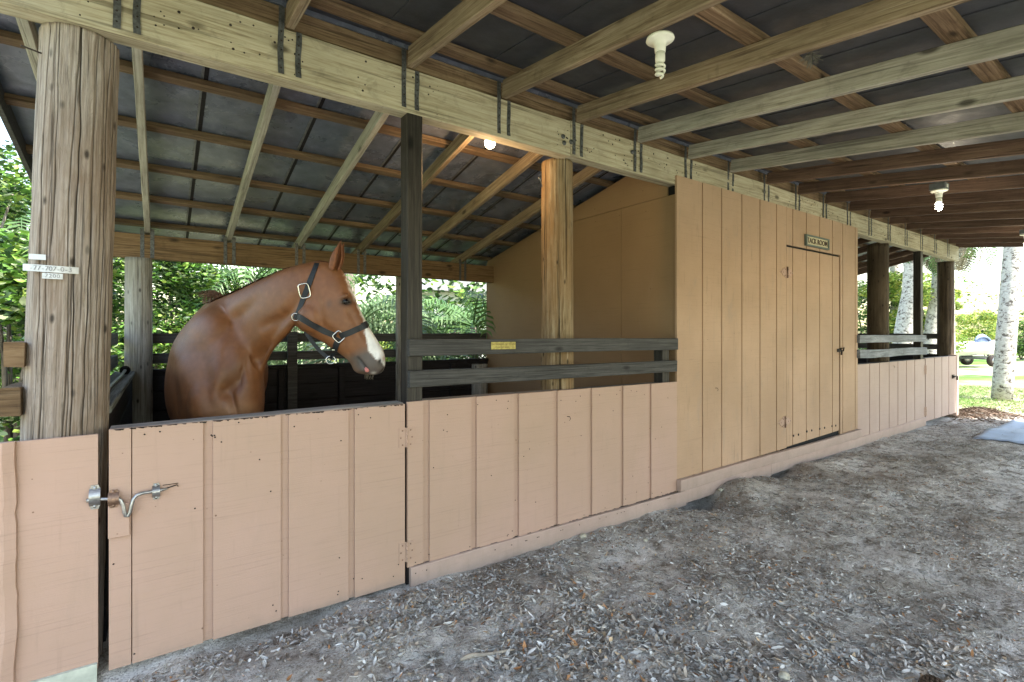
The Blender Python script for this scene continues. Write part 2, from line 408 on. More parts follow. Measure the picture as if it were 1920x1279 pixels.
# beam, in two lengths
b1 = member('ridge_beam', (XL+.05, D+.06, 2.622), (2.24, D+.06, 2.622), .09, .235, M['beam'], ST, .002)
b2 = member('ridge_beam', (2.245, D+.06, 2.628), (XR-.05, D+.06, 2.628), .09, .235, M['beam'], ST, .002)
rb = member('eave_beam', (XL+.08, 5.24, 2.05), (3.40, 5.24, 2.05), .09, .20, M['rearbeam'], ST, .002)
rb2 = member('eave_beam', (6.70, 5.24, 2.05), (XR-.05, 5.24, 2.05), .09, .20, M['rearbeam'], ST, .002)
MB().box((XL, 2.556, 2.744), (XR-.02, 2.572, 2.862)).build('light_leak_board', M['purlin'], ST)  # added board, blocks bulb light leaking over the beam
YF = -1.5; YB = 5.75
for i, x in enumerate(RAFX):
    mat = M['rafter'] if i < 6 else (M['raftergrey'] if i < 9 else M['rafterred'])
    if i == 0: mat = M['raftergrey']
    h = .105
    member('rafter', (x, YF, zF(YF)+h/2), (x, 2.50, zF(2.50)+h/2), .04, h, mat, ST, .002)
    xm = x+.02
    mat2 = M['raftergrey'] if i < 4 else M['rafter']
    if i > 10: mat2 = M['rafterred']
    hb = .09
    member('rafter', (xm, 2.60, zB(2.60)+hb/2), (xm, YB, zB(YB)+hb/2), .04, hb, mat2, ST, .002)
for y in (2.40, 1.87, 1.28, .68, .08, -.52, -1.12, -1.45):
    z = zF(y)+.105+.019
    member('purlin', (XL, y, z), (XR, y, z), .089, .036, M['purlin'], ST, .0015, roll_up=(0, -SF, 1))
for y in (2.73, 3.25, 3.77, 4.30, 4.80, 5.32, 5.70):
    z = zB(y)+.09+.019
    member('purlin', (XL, y, z), (XR, y, z), .060, .036, M['purlin'], ST, .0015, roll_up=(0, SB, 1))
mb = MB()                                    # roof lining sheets with lap seams
t = .105+.039
mb.prism([(YF-.1, zF(YF-.1)+t), (2.56, zF(2.56)+t), (2.56, zF(2.56)+t+.02), (YF-.1, zF(YF-.1)+t+.02)], XL, XR, 0, 'x')
rf = mb.build('front_roof_slope', M['feltf'], ST)
mb = MB(); t2 = .09+.039
mb.prism([(2.56, zB(2.56)+t2+.012), (YB+.12, zB(YB+.12)+t2), (YB+.12, zB(YB+.12)+t2+.02), (2.56, zB(2.56)+t2+.04)], XL, XR, 0, 'x')
rr = mb.build('rear_roof_slope', M['felt'], ST)
for k in range(19):                           # sheet seams
    x = -.42+.604*k
    m_ = MB(); m_.prism([(2.6, zB(2.6)+t2+.006), (YB, zB(YB)+t2-.004), (YB, zB(YB)+t2+.002), (2.6, zB(2.6)+t2+.013)], x, x+.012, 0, 'x'); m_.build('sheet_seam', M['seam'], rr)
    m_ = MB(); m_.prism([(2.6, zB(2.6)+t2+.009), (YB, zB(YB)+t2-.001), (YB, zB(YB)+t2+.002), (2.6, zB(2.6)+t2+.013)], x+.013, x+.034, 0, 'x'); m_.build('sheet_seam', M['kick'], rr)
    m_ = MB(); m_.prism([(YF, zF(YF)+t-.006), (2.45, zF(2.45)+t-.006), (2.45, zF(2.45)+t+.002), (YF, zF(YF)+t+.002)], x+.14, x+.152, 0, 'x'); m_.build('sheet_seam', M['feltf'], rf)
mb = MB()
mb.prism([(2.5, zB(2.5)+.0), (YB+.15, zB(YB+.15)+.05), (YB+.15, zB(YB+.15)+.165), (2.5, zB(2.5)+.165)], XL-.025, XL-.001, 0, 'x')
mb.build('fascia', M['rail'], ST)
member('fascia', (XR+.02, YF-.1, zF(YF-.1)+.07), (XR+.02, 2.5, zF(2.5)+.07), .03, .15, M['rafterred'], ST)
member('fascia', (XR+.02, 2.5, zB(2.5)+.07), (XR+.02, YB, zB(YB)+.07), .03, .15, M['rafterred'], ST)

# strap hangers either side of each rafter
for i, x in enumerate(RAFX[1:]):
    bb = b1 if x < 2.2 else b2
    for s_ in (-1, 1):
        xx = x+s_*.036+random.uniform(-.004, .004); tw = random.uniform(-.006, .006)
        m_ = MB()
        zt_ = 2.75+(.09 if s_ < 0 else -.01)
        n = 7; w = .0125
        vs = []
        for k in range(n+1):
            f = k/n; zz = 2.525+(zt_-2.525)*f+random.uniform(-.003, .003)*(k == 0)
            xc = xx+tw*math.sin(f*5)*.6
            yy = D+.011-(.002*math.sin(f*9+i))
            vs += [(xc-w, yy, zz), (xc+w, yy, zz), (xc+w, yy+.0035, zz), (xc-w, yy+.0035, zz)]
        fs = [(4*k+a, 4*k+(a+1) % 4, 4*k+4+(a+1) % 4, 4*k+4+a) for k in range(n) for a in range(4)]+[(0, 1, 2, 3), (4*n+3, 4*n+2, 4*n+1, 4*n)]
        m_.add(vs, fs)
        for k in range(5): m_.lathe([(0, 0), (.004, 0), (.004, -.002), (.0, -.003)], (xx, D+.0095, 2.55+.042*k), 6, 1, Vector((0, 1, 0)))
        m_.build('strap_hanger', [M['galv'], M['nail']], bb)
for i, x in enumerate(RAFX[1:]):
    if 3.45 < x < 6.7: continue
    bb = rb if x < 3.4 else rb2
    for s_ in (-1, 1):
        xx = x+.02+s_*.034
        MB().box((xx-.014, 5.19, 1.955), (xx+.014, 5.193, 2.20)).build('strap_hanger', M['galv'], bb)
# nail heads and bolts on the beam
m_ = MB()
for k in range(420):
    x = random.uniform(-.3, 10.4); z = random.uniform(2.53, 2.72)
    r = random.choice((.003, .004, .006))
    m_.lathe([(0, -.0005), (r, -.0005), (r, -.002), (0, -.003)], (x, D+.0165, z), 7, 0, Vector((0, 1, 0)))
m_.build('nail_heads', M['nail'], b1)['kind'] = 'stuff'
for px, py in ((1056, 256), (1058, 268), (1071, 266), (1186, 285)):
    p = atY(px, py, D+.012); MB().lathe([(0, -.006), (.014, -.006), (.016, 0), (.016, .006)], p, 8, 0, Vector((0, 1, 0))).build('bolt', M['galv'], b1 if p.x < 2.2 else b2)

# round poles
YP = D+.16
p0 = pole('round_pole', (-.335, YP, -.1), (-.262, YP, 2.505), .137, .122, M['pole'], ST, 44, 460, 190, .009, 'big weathered grey-brown pole with deep cracks by the latch', 3)
pole('round_pole', (2.27, YP+.02, -.1), (2.265, YP+.02, 2.51), .118, .106, M['polebrown'], ST, 16, 150, 100, .006, 'golden brown pole lit by the bulb', 5)
pole('round_pole', (4.85, YP+.04, -.1), (4.85, YP+.04, 2.51), .11, .105, M['polebrown'], ST, 8, 60, 30, .005, None, 6)
def cpole(pxc, Y, top, r, mat, label, seed, lean=0):
    p = atY(pxc, 626, Y); return pole('round_pole', (p.x-lean, Y, -.1), (p.x, Y, top), r*1.05, r, mat, ST, 10, 90, 50, .005, label, seed)
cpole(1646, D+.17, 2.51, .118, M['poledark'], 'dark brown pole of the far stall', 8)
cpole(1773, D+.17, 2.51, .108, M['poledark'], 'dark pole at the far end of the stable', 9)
cpole(260, 5.22, 1.95, .092, M['polegrey'], 'grey pole at the back left corner', 10)
cpole(749, 5.30, 1.95, .04, M['polegrey'], 'slim grey pole under the eave beam', 11)
pole('round_pole', (3.22, 5.28, -.1), (3.22, 5.28, .95), .10, .10, M['polegrey'], ST, 6, 60, 20, .004, 'short stump against the tack room wall', 12)
pole('round_pole', (7.6, 5.24, -.1), (7.6, 5.24, 1.95), .1, .1, M['poledark'], ST, 6, 60, 20, .004, None, 13)
pole('round_pole', (10.5, 5.24, -.1), (10.5, 5.24, 1.95), .1, .1, M['poledark'], ST, 6, 60, 20, .004, None, 14)
# square posts
def vmember(name, x, y, z0, z1, w, dpt, mat, label=None):
    o = MB(); n = 10; vs = []
    for i in range(n+1):
        z = z0+(z1-z0)*i/n; j = lambda: random.uniform(-.0012, .0012)
        c = .004
        for a, b in ((-w/2+c, -dpt/2), (w/2-c, -dpt/2), (w/2, -dpt/2+c), (w/2, dpt/2-c), (w/2-c, dpt/2), (-w/2+c, dpt/2), (-w/2, dpt/2-c), (-w/2, -dpt/2+c)): vs.append((a+j(), b+j(), z))
    fs = [(i*8+q, i*8+(q+1) % 8, (i+1)*8+(q+1) % 8, (i+1)*8+q) for i in range(n) for q in range(8)]+[tuple(range(7, -1, -1)), tuple(n*8+q for q in range(8))]
    o.add(vs, fs); ob = o.build(name, mat); ob.location = (x, y, 0)
    if label: ob['label'] = label
    adopt(ob, ST); return ob
vmember('square_post', 1.128, D+.064, -.05, 2.51, .089, .089, M['darkpost'], 'charred black square post beside the gate')
x17 = atY(1722, 626, D+.06).x
vmember('square_post', x17, D+.064, -.05, 2.51, .10, .09, M['darkpost'])

# ---- left fixed panel
mb = MB()
siding(mb, -1.9, -.196, (.03, .03), (.922, .932), [], D+.002, .018)
lp = mb.build('end_panel', M['peach'], ST)
ov = MB(); vs = []; n = 26                    # overlapping sheet with a swollen, wavy edge
for i in range(n+1):
    z = -.02+.955*i/n; e = -.423+.010*noise.noise(Vector((0, z*5, 2)))+.012*noise.noise(Vector((3, z*14, 2)))*(1 if .35 < z < .8 else .15)
    bul = .018*max(0, noise.noise(Vector((9, z*4, 1)))+.3)
    vs += [(-1.9, D-.012, z), (-.52, D-.012, z), (e-.03, D-.016-bul, z), (e, D-.010-bul*.6, z), (e+.002, D+.001, z), (-1.9, D+.001, z)]
fs = [(6*i+a, 6*i+(a+1) % 6, 6*i+6+(a+1) % 6, 6*i+6+a) for i in range(n) for a in range(6)]+[(0, 1, 2, 3, 4, 5), tuple(6*n+a for a in range(5, -1, -1))]
ov.add(vs, fs, 0, False).build('overlapping_sheet', M['peach'], lp)
MB().box((-.425, D-.014, -.06), (-.198, D+.0, .055)).build('bottom_board', plain('peeling_green_paint', (.52, .55, .46), .7, 0, 14, .4), lp)
MB().box((-1.9, D+.024, -.05), (-.205, D+.11, .900)).build('panel_frame', M['kick'], lp)

# ---- gate
gw = [(.150, .187), (.455, .490), (.765, .797)]
mb = MB(); siding(mb, -.163, 1.062, (.008, .0), (.946, .948), [(-.094, -.090)]+gw, D, .020, .013)
gate = mb.build('gate', M['peach'], ST, 'peach stall gate in front of the horse')
tp = member('top_cap', (-.162, D+.066, .928), (1.06, D+.066, .934), .094, .034, M['ledge'], gate, .003)
MB().box((-.155, D+.020, .02), (-.075, D+.06, .905)).box((.98, D+.020, .02), (1.055, D+.06, .905)).box((-.07, D+.020, .05), (.975, D+.06, .15)).build('gate_frame', M['kick'], gate)
m_ = MB()
for i in range(90):
    x = random.uniform(-.155, 1.05); w = random.uniform(.004, .03); h = random.uniform(.002, .008)
    zt_ = .946+.002*(x+.163)/1.225
    m_.add([(x-w/2, D-.0012, zt_), (x+w/2, D-.0012, zt_), (x+w*.3, D-.0012, zt_-h), (x-w*.2, D-.0012, zt_-h*.8)], [(0, 1, 2, 3)])
for i in range(26):
    x = random.uniform(-.15, 1.05); z = random.choice((random.uniform(.04, .1), random.uniform(.85, .93), random.uniform(.1, .9)))
    m_.lathe([(0, -.001), (.0035, -.001), (.0035, 0)], (x, D-.001, z), 6, 0, Vector((0, 1, 0)))
m_.build('paint_chips', M['nail'], gate)['kind'] = 'stuff'
MB().box((-.165, D-.014, .525), (-.098, D-.001, .655)).build('latch_block', M['peach'], gate, bevel=.002)
def bracket(p, w, h, mat, parent, bulge=.018):
    prof = []; n = 14; vs = []
    for i in range(n+1):
        f = i/n; z = (f-.5)*h; b = bulge*max(0, math.cos((f-.5)*math.pi*1.5))**.6 if abs(f-.5) < .3 else 0
        ww = w/2*(1 if .1 < f < .9 else .72)
        vs += [(-ww, -.003-b, z), (ww, -.003-b, z), (ww, -b, z), (-ww, -b, z)]
    fs = [(4*k+a, 4*k+(a+1) % 4, 4*k+4+(a+1) % 4, 4*k+4+a) for k in range(n) for a in range(4)]+[(0, 1, 2, 3), (4*n+3, 4*n+2, 4*n+1, 4*n)]
    m = MB(); m.add([Vector(v)+p for v in vs], fs)
    for zz in (-.38, .38): m.lathe([(0, -.004), (.0055, -.003), (.0065, 0)], p+Vector((0, -.003, zz*h)), 8, 0, Vector((0, -1, 0)) * -1)
    return m.build('latch_bracket', mat, parent)
def gp(px, py, dy=0): return atY(px, py, D+dy)
bracket(gp(178, 932, -.0005), .034, .092, M['steel'], lp)
lt = MB()
path = [gp(162, 939, -.012), gp(172, 937.5, -.012), gp(190, 936, -.012), gp(210, 935.5, -.026), gp(222, 935, -.026), gp(227, 938, -.027), gp(231, 948, -.028), gp(233, 960, -.028), gp(236, 968, -.028), gp(240, 968, -.028), gp(244, 960, -.028), gp(246.5, 948, -.028), gp(250, 936, -.026), gp(256, 929, -.022), gp(266, 925, -.018), gp(280, 922.5, -.013), gp(292, 921, -.012), gp(304, 918.5, -.012), gp(314, 916, -.012)]
lt.tube(path, [.0075]*2+[.0068]*15+[.006, .004], 10)
latch = lt.build('latch_bolt', M['steel'], gate)
bracket(gp(213, 935, -.0135), .034, .070, M['rust'], gate); bracket(gp(293, 921, -.0005), .026, .066, M['steel'], gate)
MB().tube([gp(305, 910, -.002), gp(334, 906, -.004)], .0015, 5).tube([gp(314, 915, -.004), gp(332, 909, -.006), gp(334, 912, -.006)], .0022, 5).build('bent_nail', M['nail'], gate)
def butt_hinge(x, z, parent, mat, w=.042, h=.105, Y=D):
    m = MB(); m.box((x-w, Y-.004, z-h/2), (x-.004, Y-.0005, z+h/2)); m.box((x+.004, Y-.004, z-h/2), (x+w, Y-.0005, z+h/2))
    for k in range(5): m.tube([(x, Y-.007, z-h/2+k*h/5+.001), (x, Y-.007, z-h/2+(k+1)*h/5-.001)], .0062, 8)
    for sx in (-1, 1):
        for zz in (-.36, 0, .36): m.lathe([(0, -.002), (.004, -.0015), (.005, 0)], (x+sx*w*(.55+.2*(zz == 0)), Y-.0045, z+zz*h), 7, 1, Vector((0, 1, 0)))
    return m.build('hinge', [mat, M['rust']], parent, bevel=.001)
hz1 = gp(762, 820).z; hz2 = gp(762, 1034).z
butt_hinge(1.070, hz1, gate, M['peach']); butt_hinge(1.070, hz2, gate, M['peach'])

# ---- fixed stall wall
gr = []
for px, wpx in ((800, 12), (889, 10), (969, 9), (1042, 8), (1107, 7), (1166, 6), (1219, 5)):
    a = gp(px-wpx*.5, 800).x; b = gp(px+wpx*.5, 800).x; gr.append((a, b))
mb = MB(); siding(mb, 1.077, 3.352, (.076, .072), (.957, .940), gr, D, .020, .013)
sw = mb.build('stall_wall', M['peach'], ST)
member('skirting_board', (1.09, D-.004, .018), (3.45, D-.004, .006), .028, .118, M['pinkboard'], sw, .001)
member('top_plate', (1.175, D+.07, .935), (3.34, D+.07, .918), .10, .036, M['ledge'], sw, .002)
MB().box((1.08, D+.022, -.08), (3.34, D+.10, .905)).build('wall_frame', M['kick'], sw)
butts = None
def hook(px, py, parent):
    p = gp(px, py, -.001); MB().tube([p+Vector((-.012, 0, .012)), p+Vector((0, -.012, .012)), p+Vector((.004, -.016, -.004)), p+Vector((0, -.010, -.014))], .002, 6).build('wire_hook', M['nail'], parent)
hook(1066, 784, sw)
m_ = MB()
for i in range(60):
    x = random.uniform(1.09, 3.33); z = random.choice((random.uniform(.09, .13), random.uniform(.86, .93), random.uniform(.15, .9), .045))
    m_.lathe([(0, -.001), (.0035, -.001), (.0035, 0)], (x, D-(.021 if z == .045 else .001), z), 6, 0, Vector((0, 1, 0)))
for i in range(60):
    x = random.uniform(1.1, 3.33); w = random.uniform(.01, .05)
    zz = .076-.002*(x-1.09)/2.27
    m_.add([(x-w/2, D-.0012, zz), (x+w/2, D-.0012, zz), (x+w*.4, D-.0012, zz+.004), (x-w*.3, D-.0012, zz+.003)], [(0, 1, 2, 3)])
m_.build('paint_chips', M['nail'], sw)['kind'] = 'stuff'
# rails over the wall
def railY(name, pxa, pxb, ya0, ya1, yb0, yb1, Y, th, mat, parent, label=None, jit=.002):
    A = atY(pxa, (ya0+ya1)/2, Y); B = atY(pxb, (yb0+yb1)/2, Y); h = ((atY(pxa, ya0, Y).z-atY(pxa, ya1, Y).z)+(atY(pxb, yb0, Y).z-atY(pxb, yb1, Y).z))/2
    A.y = B.y = Y+th/2; return member(name, A, B, th, h, mat, parent, jit, label)
topr = railY('fence_rail', 768, 1271, 636, 667, 633.5, 655.5, D-.020, .036, M['rail'], ST)
railY('fence_rail', 769, 1270, 697, 728, 675.5, 697, D-.020, .036, M['rail'], ST)
xx = gp(1255, 650).x; vmember('square_post', xx, D+.075, .85, gp(1255, 655).z, .085, .085, M['darkpost'])

# ---- tack room
gx = []
for px in (1317, 1353, 1391, 1425, 1456, 1486.5):
    x = gp(px, 600).x; gx.append((x-.009, x+.009))
zt = lambda x: 2.572
XD0, XD1 = gp(1475, 640).x, gp(1575, 640).x
mb = MB(); siding(mb, 3.352, XD0-.006, (.165, .19), (2.578, 2.575), gx[:5], D, .018, .009)
tw = mb.build('tack_room_wall', M['tan'], ST)
gd2 = [(gp(px, 600).x-.008, gp(px, 600).x+.008) for px in (1486.5, 1512, 1537, 1561)]
mb = MB(); siding(mb, XD0-.003, XD1+.006, (2.205, 2.205), (2.575, 2.573), gd2, D, .018, .009)
mb.build('wall_over_door', M['tan'], tw)
gd3 = [(gp(px, 600).x-.008, gp(px, 600).x+.008) for px in (1580, 1603.5)]
mb = MB(); siding(mb, XD1+.009, 6.745, (.19, .2), (2.573, 2.57), gd3, D, .018, .009)
mb.build('wall_beside_door', M['tan'], tw)
mb = MB(); siding(mb, XD0, XD1-.022, (.20, .235), (2.182, 2.182), gd2, D+.001, .018, .009)
door = mb.build('door', M['tan'], ST, 'tan grooved tack room door')
MB().box((XD0-.03, D+.022, .05), (XD1+.03, D+.05, 2.45)).build('door_backing', M['black'], tw)
for zc in (.40, .32):
    pass
def butterfly(px, py):
    p = gp(px, py, -.001); m = MB()
    for s_ in (-1, 1):
        poly = [(0, -.055), (.03, -.05), (.045, -.03), (.075, -.035), (.09, -.012), (.135, 0), (.09, .012), (.075, .035), (.045, .03), (.03, .05), (0, .055)]
        m.prism([(p.x+s_*(.006+a), p.z+b) for a, b in (poly if s_ > 0 else poly[::-1])], p.y-.004, p.y, 0, 'y')
        for a, b in ((.025, .03), (.025, -.03), (.065, 0), (.105, 0)): m.lathe([(0, -.002), (.007, -.002), (.007, 0)], (p.x+s_*(a+.006), p.y-.004, p.z+b), 7, 1, Vector((0, 1, 0)))
    m.tube([(p.x, p.y-.009, p.z-.055), (p.x, p.y-.009, p.z+.055)], .009, 8, 1)
    m.build('hinge', [M['peach'], M['rust']], door)
butterfly(1475, 511); butterfly(1471, 791)
p = gp(1573, 657, -.002); m_ = MB(); m_.box((p.x-.05, p.y-.006, p.z-.018), (p.x+.045, p.y, p.z+.018)); m_.tube([p+Vector((-.03, -.02, .02)), p+Vector((.0, -.03, 0)), p+Vector((.0, -.025, -.05))], .009, 8)
m_.tube([p+Vector((.02, -.012, .02)), p+Vector((.055, -.03, .03)), p+Vector((.06, -.02, -.01))], .007, 7); m_.build('padlock_hasp', M['nail'], door)
for i, (px, py) in enumerate(((1488, 817), (1497, 815), (1513, 809), (1522, 807), (1537, 804), (1546, 802), (1560, 799), (1567, 798))):
    p = gp(px, py, .0); MB().lathe([(0, -.003), (.012, -.003), (.012, .004)], p, 9, 0, Vector((0, 1, 0))).build('bolt', M['nail'], door)
hook(1343, 730, tw)
member('skirting_board', (3.345, D-.021, .122), (6.76, D-.021, .150), .038, .090, M['pinkboard'], tw, .002)
member('skirting_board', (3.43, D-.006, .018), (4.75, D-.006, .025), .026, .115, M['pinkboard'], tw, .002)
member('skirting_board', (4.76, D-.006, .030), (6.76, D-.006, .045), .026, .105, M['pinkboard'], tw, .002)
# inner side wall: plain plywood sheets under the slope
XS = 3.37
side = MB()
def sheet(y0, y1, z0, top): side.prism([(y0, z0), (y1, z0), (y1, top(y1)), (y0, top(y0))], XS, XS+.012, 0, 'x')
flat = lambda y: 2.437
top = lambda y: zB(y)+.085
yl = 3.10
sheet(2.522, yl-.0015, 0, flat); 
side.prism([(yl+.0015, 0), (5.34, 0), (5.34, top(5.34)), (4.37, min(2.437, top(4.37))), (yl+.0015, 2.437)], XS, XS+.012, 0, 'x')
side.prism([(2.605, 2.4405), (4.35, 2.4405), (2.605, top(2.605))], XS, XS+.012, 0, 'x')
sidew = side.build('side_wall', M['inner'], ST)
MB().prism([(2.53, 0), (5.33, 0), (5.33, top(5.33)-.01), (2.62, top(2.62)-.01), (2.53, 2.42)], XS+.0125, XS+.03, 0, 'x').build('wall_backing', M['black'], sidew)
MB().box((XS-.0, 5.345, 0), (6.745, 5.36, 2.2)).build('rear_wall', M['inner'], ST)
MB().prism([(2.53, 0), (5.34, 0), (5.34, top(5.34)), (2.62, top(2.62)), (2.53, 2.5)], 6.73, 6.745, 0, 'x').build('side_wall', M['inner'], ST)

# ---- far stall
XG = gp(1735, 720).x; XE = gp(1797, 720).x
fg = [(gp(px, 750).x-.011, gp(px, 750).x+.011) for px in (1631, 1649.5, 1667.5, 1684, 1700, 1715.5)]
mb = MB(); siding(mb, 6.75, XG-.01, (.09, .06), (.955, .955), fg, D+.002, .016, .009)
fw = mb.build('stall_wall', M['pinkboard'], ST, 'pale pink far stall wall')
member('skirting_board', (6.76, D+.0, .03), (XG-.02, D+.0, .055), .028, .12, M['pinkboard'], fw)
member('top_plate', (6.76, D+.07, .94), (XG, D+.07, .94), .10, .03, M['kick'], fw)
fg = [(gp(px, 750).x-.012, gp(px, 750).x+.012) for px in (1752, 1766, 1779)]
mb = MB(); siding(mb, XG+.015, XE-.12, (.05, .05), (.965, .965), fg, D, .018, .009)
fgt = mb.build('gate', M['pinkboard'], ST, 'pale pink far stall gate')
butt_hinge(XG, .80, fgt, M['peach'], .05, .13); butt_hinge(XG, .20, fgt, M['peach'], .05, .13)
MB().box((XE-.11, D-.004, .0), (XE, D+.10, .98)).build('gate_post', M['pinkboard'], ST)
p = gp(1787, 706, -.004); MB().box((p.x-.06, p.y-.01, p.z-.03), (p.x+.03, p.y, p.z+.03)).tube([p+Vector((-.05, -.02, 0)), p+Vector((.12, -.02, .0)), p+Vector((.13, -.02, -.06))], .012, 7).build('latch_bolt', M['nail'], fgt)
MB().box((XG+.02, D+.02, .93), (XE-.12, D+.09, .965)).build('top_cap', M['ledge'], fgt)
hook(1675, 688, fw)
railY('fence_rail', 1612, 1737, 629, 643, 628, 641, D-.03, .04, M['railpale'], ST, 'pale weathered far rail', .004)
railY('fence_rail', 1612, 1737, 655, 671, 651, 664, D-.03, .04, M['railpale'], ST, 'pale weathered far rail', .006)

# ---- stall interior: kickboards and rails at the back and on the left
def kickwall(a, b, parentname, z1=.985):
    a, b = Vector(a), Vector(b); n_ = Vector((-(b-a).y, (b-a).x)).normalized()*.024
    member('kickboard', (a.x+n_.x, a.y+n_.y, z1/2), (b.x+n_.x, b.y+n_.y, z1/2), .014, z1-.02, M['kick'], ST, .0)  # added backing sheet, stops light showing through the board gaps
    k = 6; hh = z1/k
    for i in range(k):
        o = member('kickboard', (a.x, a.y, hh*(i+.5)), (b.x, b.y, hh*(i+.5)), .03, hh-.004, M['kick'], ST, .001)
kickwall((-.20, 2.72), (-.20, 5.2), 'left'); kickwall((-.2, 5.33), (3.36, 5.33), 'rear')
kickwall((6.76, 5.33), (10.6, 5.33), 'rear'); kickwall((10.6, 2.72), (10.6, 5.2), 'r')
member('ledge', (-.235, 2.70, 1.0), (-.235, 5.14, 1.0), .135, .03, M['ledgegrey'], ST)
member('ledge', (-.1, 5.33, 1.0), (3.36, 5.33, 1.0), .07, .03, M['kick'], ST)
for z in (1.282, 1.103):
    member('fence_rail', (-.30, 2.72, z), (-.30, 5.22, z), .036, .088, M['rail'], ST)
    member('fence_rail', (-.2, 5.36, z), (3.37, 5.36, z), .036, .088, M['rail'], ST)
    member('fence_rail', (6.74, 5.36, z), (10.62, 5.36, z), .036, .088, M['rail'], ST)
    member('fence_rail', (10.6, 2.72, z), (10.6, 5.22, z), .036, .088, M['rail'], ST)
for px in (548,):
    x = atY(px, 700, 5.28).x
    vmember('square_post', x, 5.285, 0, 1.34, .09, .04, M['rail']); vmember('square_post', x-.10, 5.30, 0, .97, .05, .03, M['kick'])
for x in (1.55, 2.2, 2.85): vmember('square_post', x, 5.295, 0, .97, .06, .03, M['kick'])

# ------------------------------------------------------------------ small things on the stable
def thing_mesh(mb, name, mats, label, cat, group=None, bevel=0):
    o = mb.build(name, mats, bevel=bevel); return tag(o, label, cat, group)
def text(s_, size, mat, parent, origin, xa, za, name='lettering', ext=.0015, bold=0.0):
    cu = bpy.data.curves.new(name, 'FONT'); cu.body = s_; cu.size = size; cu.extrude = ext; cu.offset = bold; cu.resolution_u = 3
    cu.align_x = 'CENTER'; cu.align_y = 'CENTER'
    to = bpy.data.objects.new('tmp', cu); C.objects.link(to)
    me = bpy.data.meshes.new_from_object(to); bpy.data.objects.remove(to)
    me.materials.clear(); me.materials.append(mat)
    o = bpy.data.objects.new(name, me); C.objects.link(o)
    xa = Vector(xa).normalized(); za = Vector(za).normalized(); n = xa.cross(za)
    o.matrix_basis = Matrix.Translation(origin) @ Matrix((xa, za, n)).transposed().to_4x4()
    adopt(o, parent); return o
# sign
pA = gp(1510, 449, -.012); pB = gp(1553, 460, -.012); cz = (pA.z+pB.z)/2; cx = (pA.x+pB.x)/2; hw = (pB.x-pA.x)/2
sg = empty('sign', (cx, D, cz), 'small cream TACK ROOM sign with grey-green frame above the tan door', 'sign')
MB().box((cx-hw+.02, D-.016, cz-.042), (cx+hw-.02, D-.002, cz+.042)).build('sign_board', plain('cream_sign_paint', (.52, .46, .30), .6, 0, 20, .2), sg)
f_ = MB(); f_.box((cx-hw, D-.026, cz+.042), (cx+hw, D-.002, cz+.058)); f_.box((cx-hw, D-.026, cz-.058), (cx+hw, D-.002, cz-.042)); f_.box((cx-hw, D-.026, cz-.0419), (cx-hw+.02, D-.002, cz+.0419)); f_.box((cx+hw-.02, D-.026, cz-.0419), (cx+hw, D-.002, cz+.0419))
f_.build('sign_frame', plain('green_grey_frame', (.13, .16, .14), .6), sg)
text('TACK ROOM', .076, plain('dark_brown_letters', (.05, .022, .012), .6), sg, (cx, D-.0172, cz), (1, 0, 0), (0, 0, 1), bold=.0012)

# metal tag strips on the big pole
def strip(px0, px1, py0, py1, h, txt, label, bend=0):
    c0 = Vector((-.30, YP, 0)); r = .1345; m = MB(); n = 12; vs = []
    P = []
    for i in range(n+1):
        f = i/n; px = px0+(px1-px0)*f; py = py0+(py1-py0)*f
        u = (px-960)/940; dr = (FW+RT*u); dr.z = 0
        # sight line against the pole's circle, clamped to its side
        cxy = Vector((-.345+.073*.48, YP, 0)); b = dr.dot(cxy)/dr.length_squared; q = dr*b; dist = (q-cxy).length
        if dist < r: tt = b-math.sqrt(r*r-dist*dist)/dr.length; pt = dr*tt
        else: pt = dr*b
        z = H-(py-626)/940*(pt.dot(FW)); P.append(Vector((pt.x, pt.y, z)))
    for p in P:
        n_ = (p-Vector((-.31, YP, p.z))).normalized()
        vs += [p+n_*.004+Vector((0, 0, -h/2)), p+n_*.004+Vector((0, 0, h/2)), p+n_*.0025+Vector((0, 0, h/2)), p+n_*.0025+Vector((0, 0, -h/2))]
    fs = [(4*k+a, 4*k+(a+1) % 4, 4*k+4+(a+1) % 4, 4*k+4+a) for k in range(n) for a in range(4)]+[(0, 1, 2, 3), (4*n+3, 4*n+2, 4*n+1, 4*n)]
    m.add(vs, fs)
    e = tag(m.build('metal_tag', M['tagmetal']), label, 'metal tag', 'metal tag strips on the big pole')
    if txt:
        mid = P[n//2]; xa = (P[-1]-P[2]).normalized(); nn = Vector((mid.x+.31, mid.y-YP, 0)).normalized()
        # one character at a time so the writing follows the curve
        k = len(txt)
        for i, ch in enumerate(txt):
            if ch == ' ': continue
            f = .12+.76*(i+.5)/k; a = f*n; j = int(a); p = P[j].lerp(P[min(n, j+1)], a-j)
            xa = (P[min(n, j+1)]-P[j]).normalized(); nz = Vector((xa.y, -xa.x, 0)).normalized()
            text(ch, h*.95, M['tagink'], e, p+nz*.0052, xa, (0, 0, 1), 'stamped_character', .0004)
    return e
M['tagmetal'] = plain('pale_aluminium_tag', (.55, .56, .58), .45, .3, 50, .2)
M['tagink'] = plain('stamped_marks', (.26, .26, .28), .6)
strip(56, 87, 481, 483, .020, '', 'blank short metal tag, topmost on the big cracked pole')
strip(45, 147, 501, 508, .0255, '-77-707-0-3', 'longest metal tag with stamped digits ending in 3 on the big pole')
strip(80, 118, 517, 519, .021, '7200', 'short metal tag stamped with round digits, lowest on the big pole')
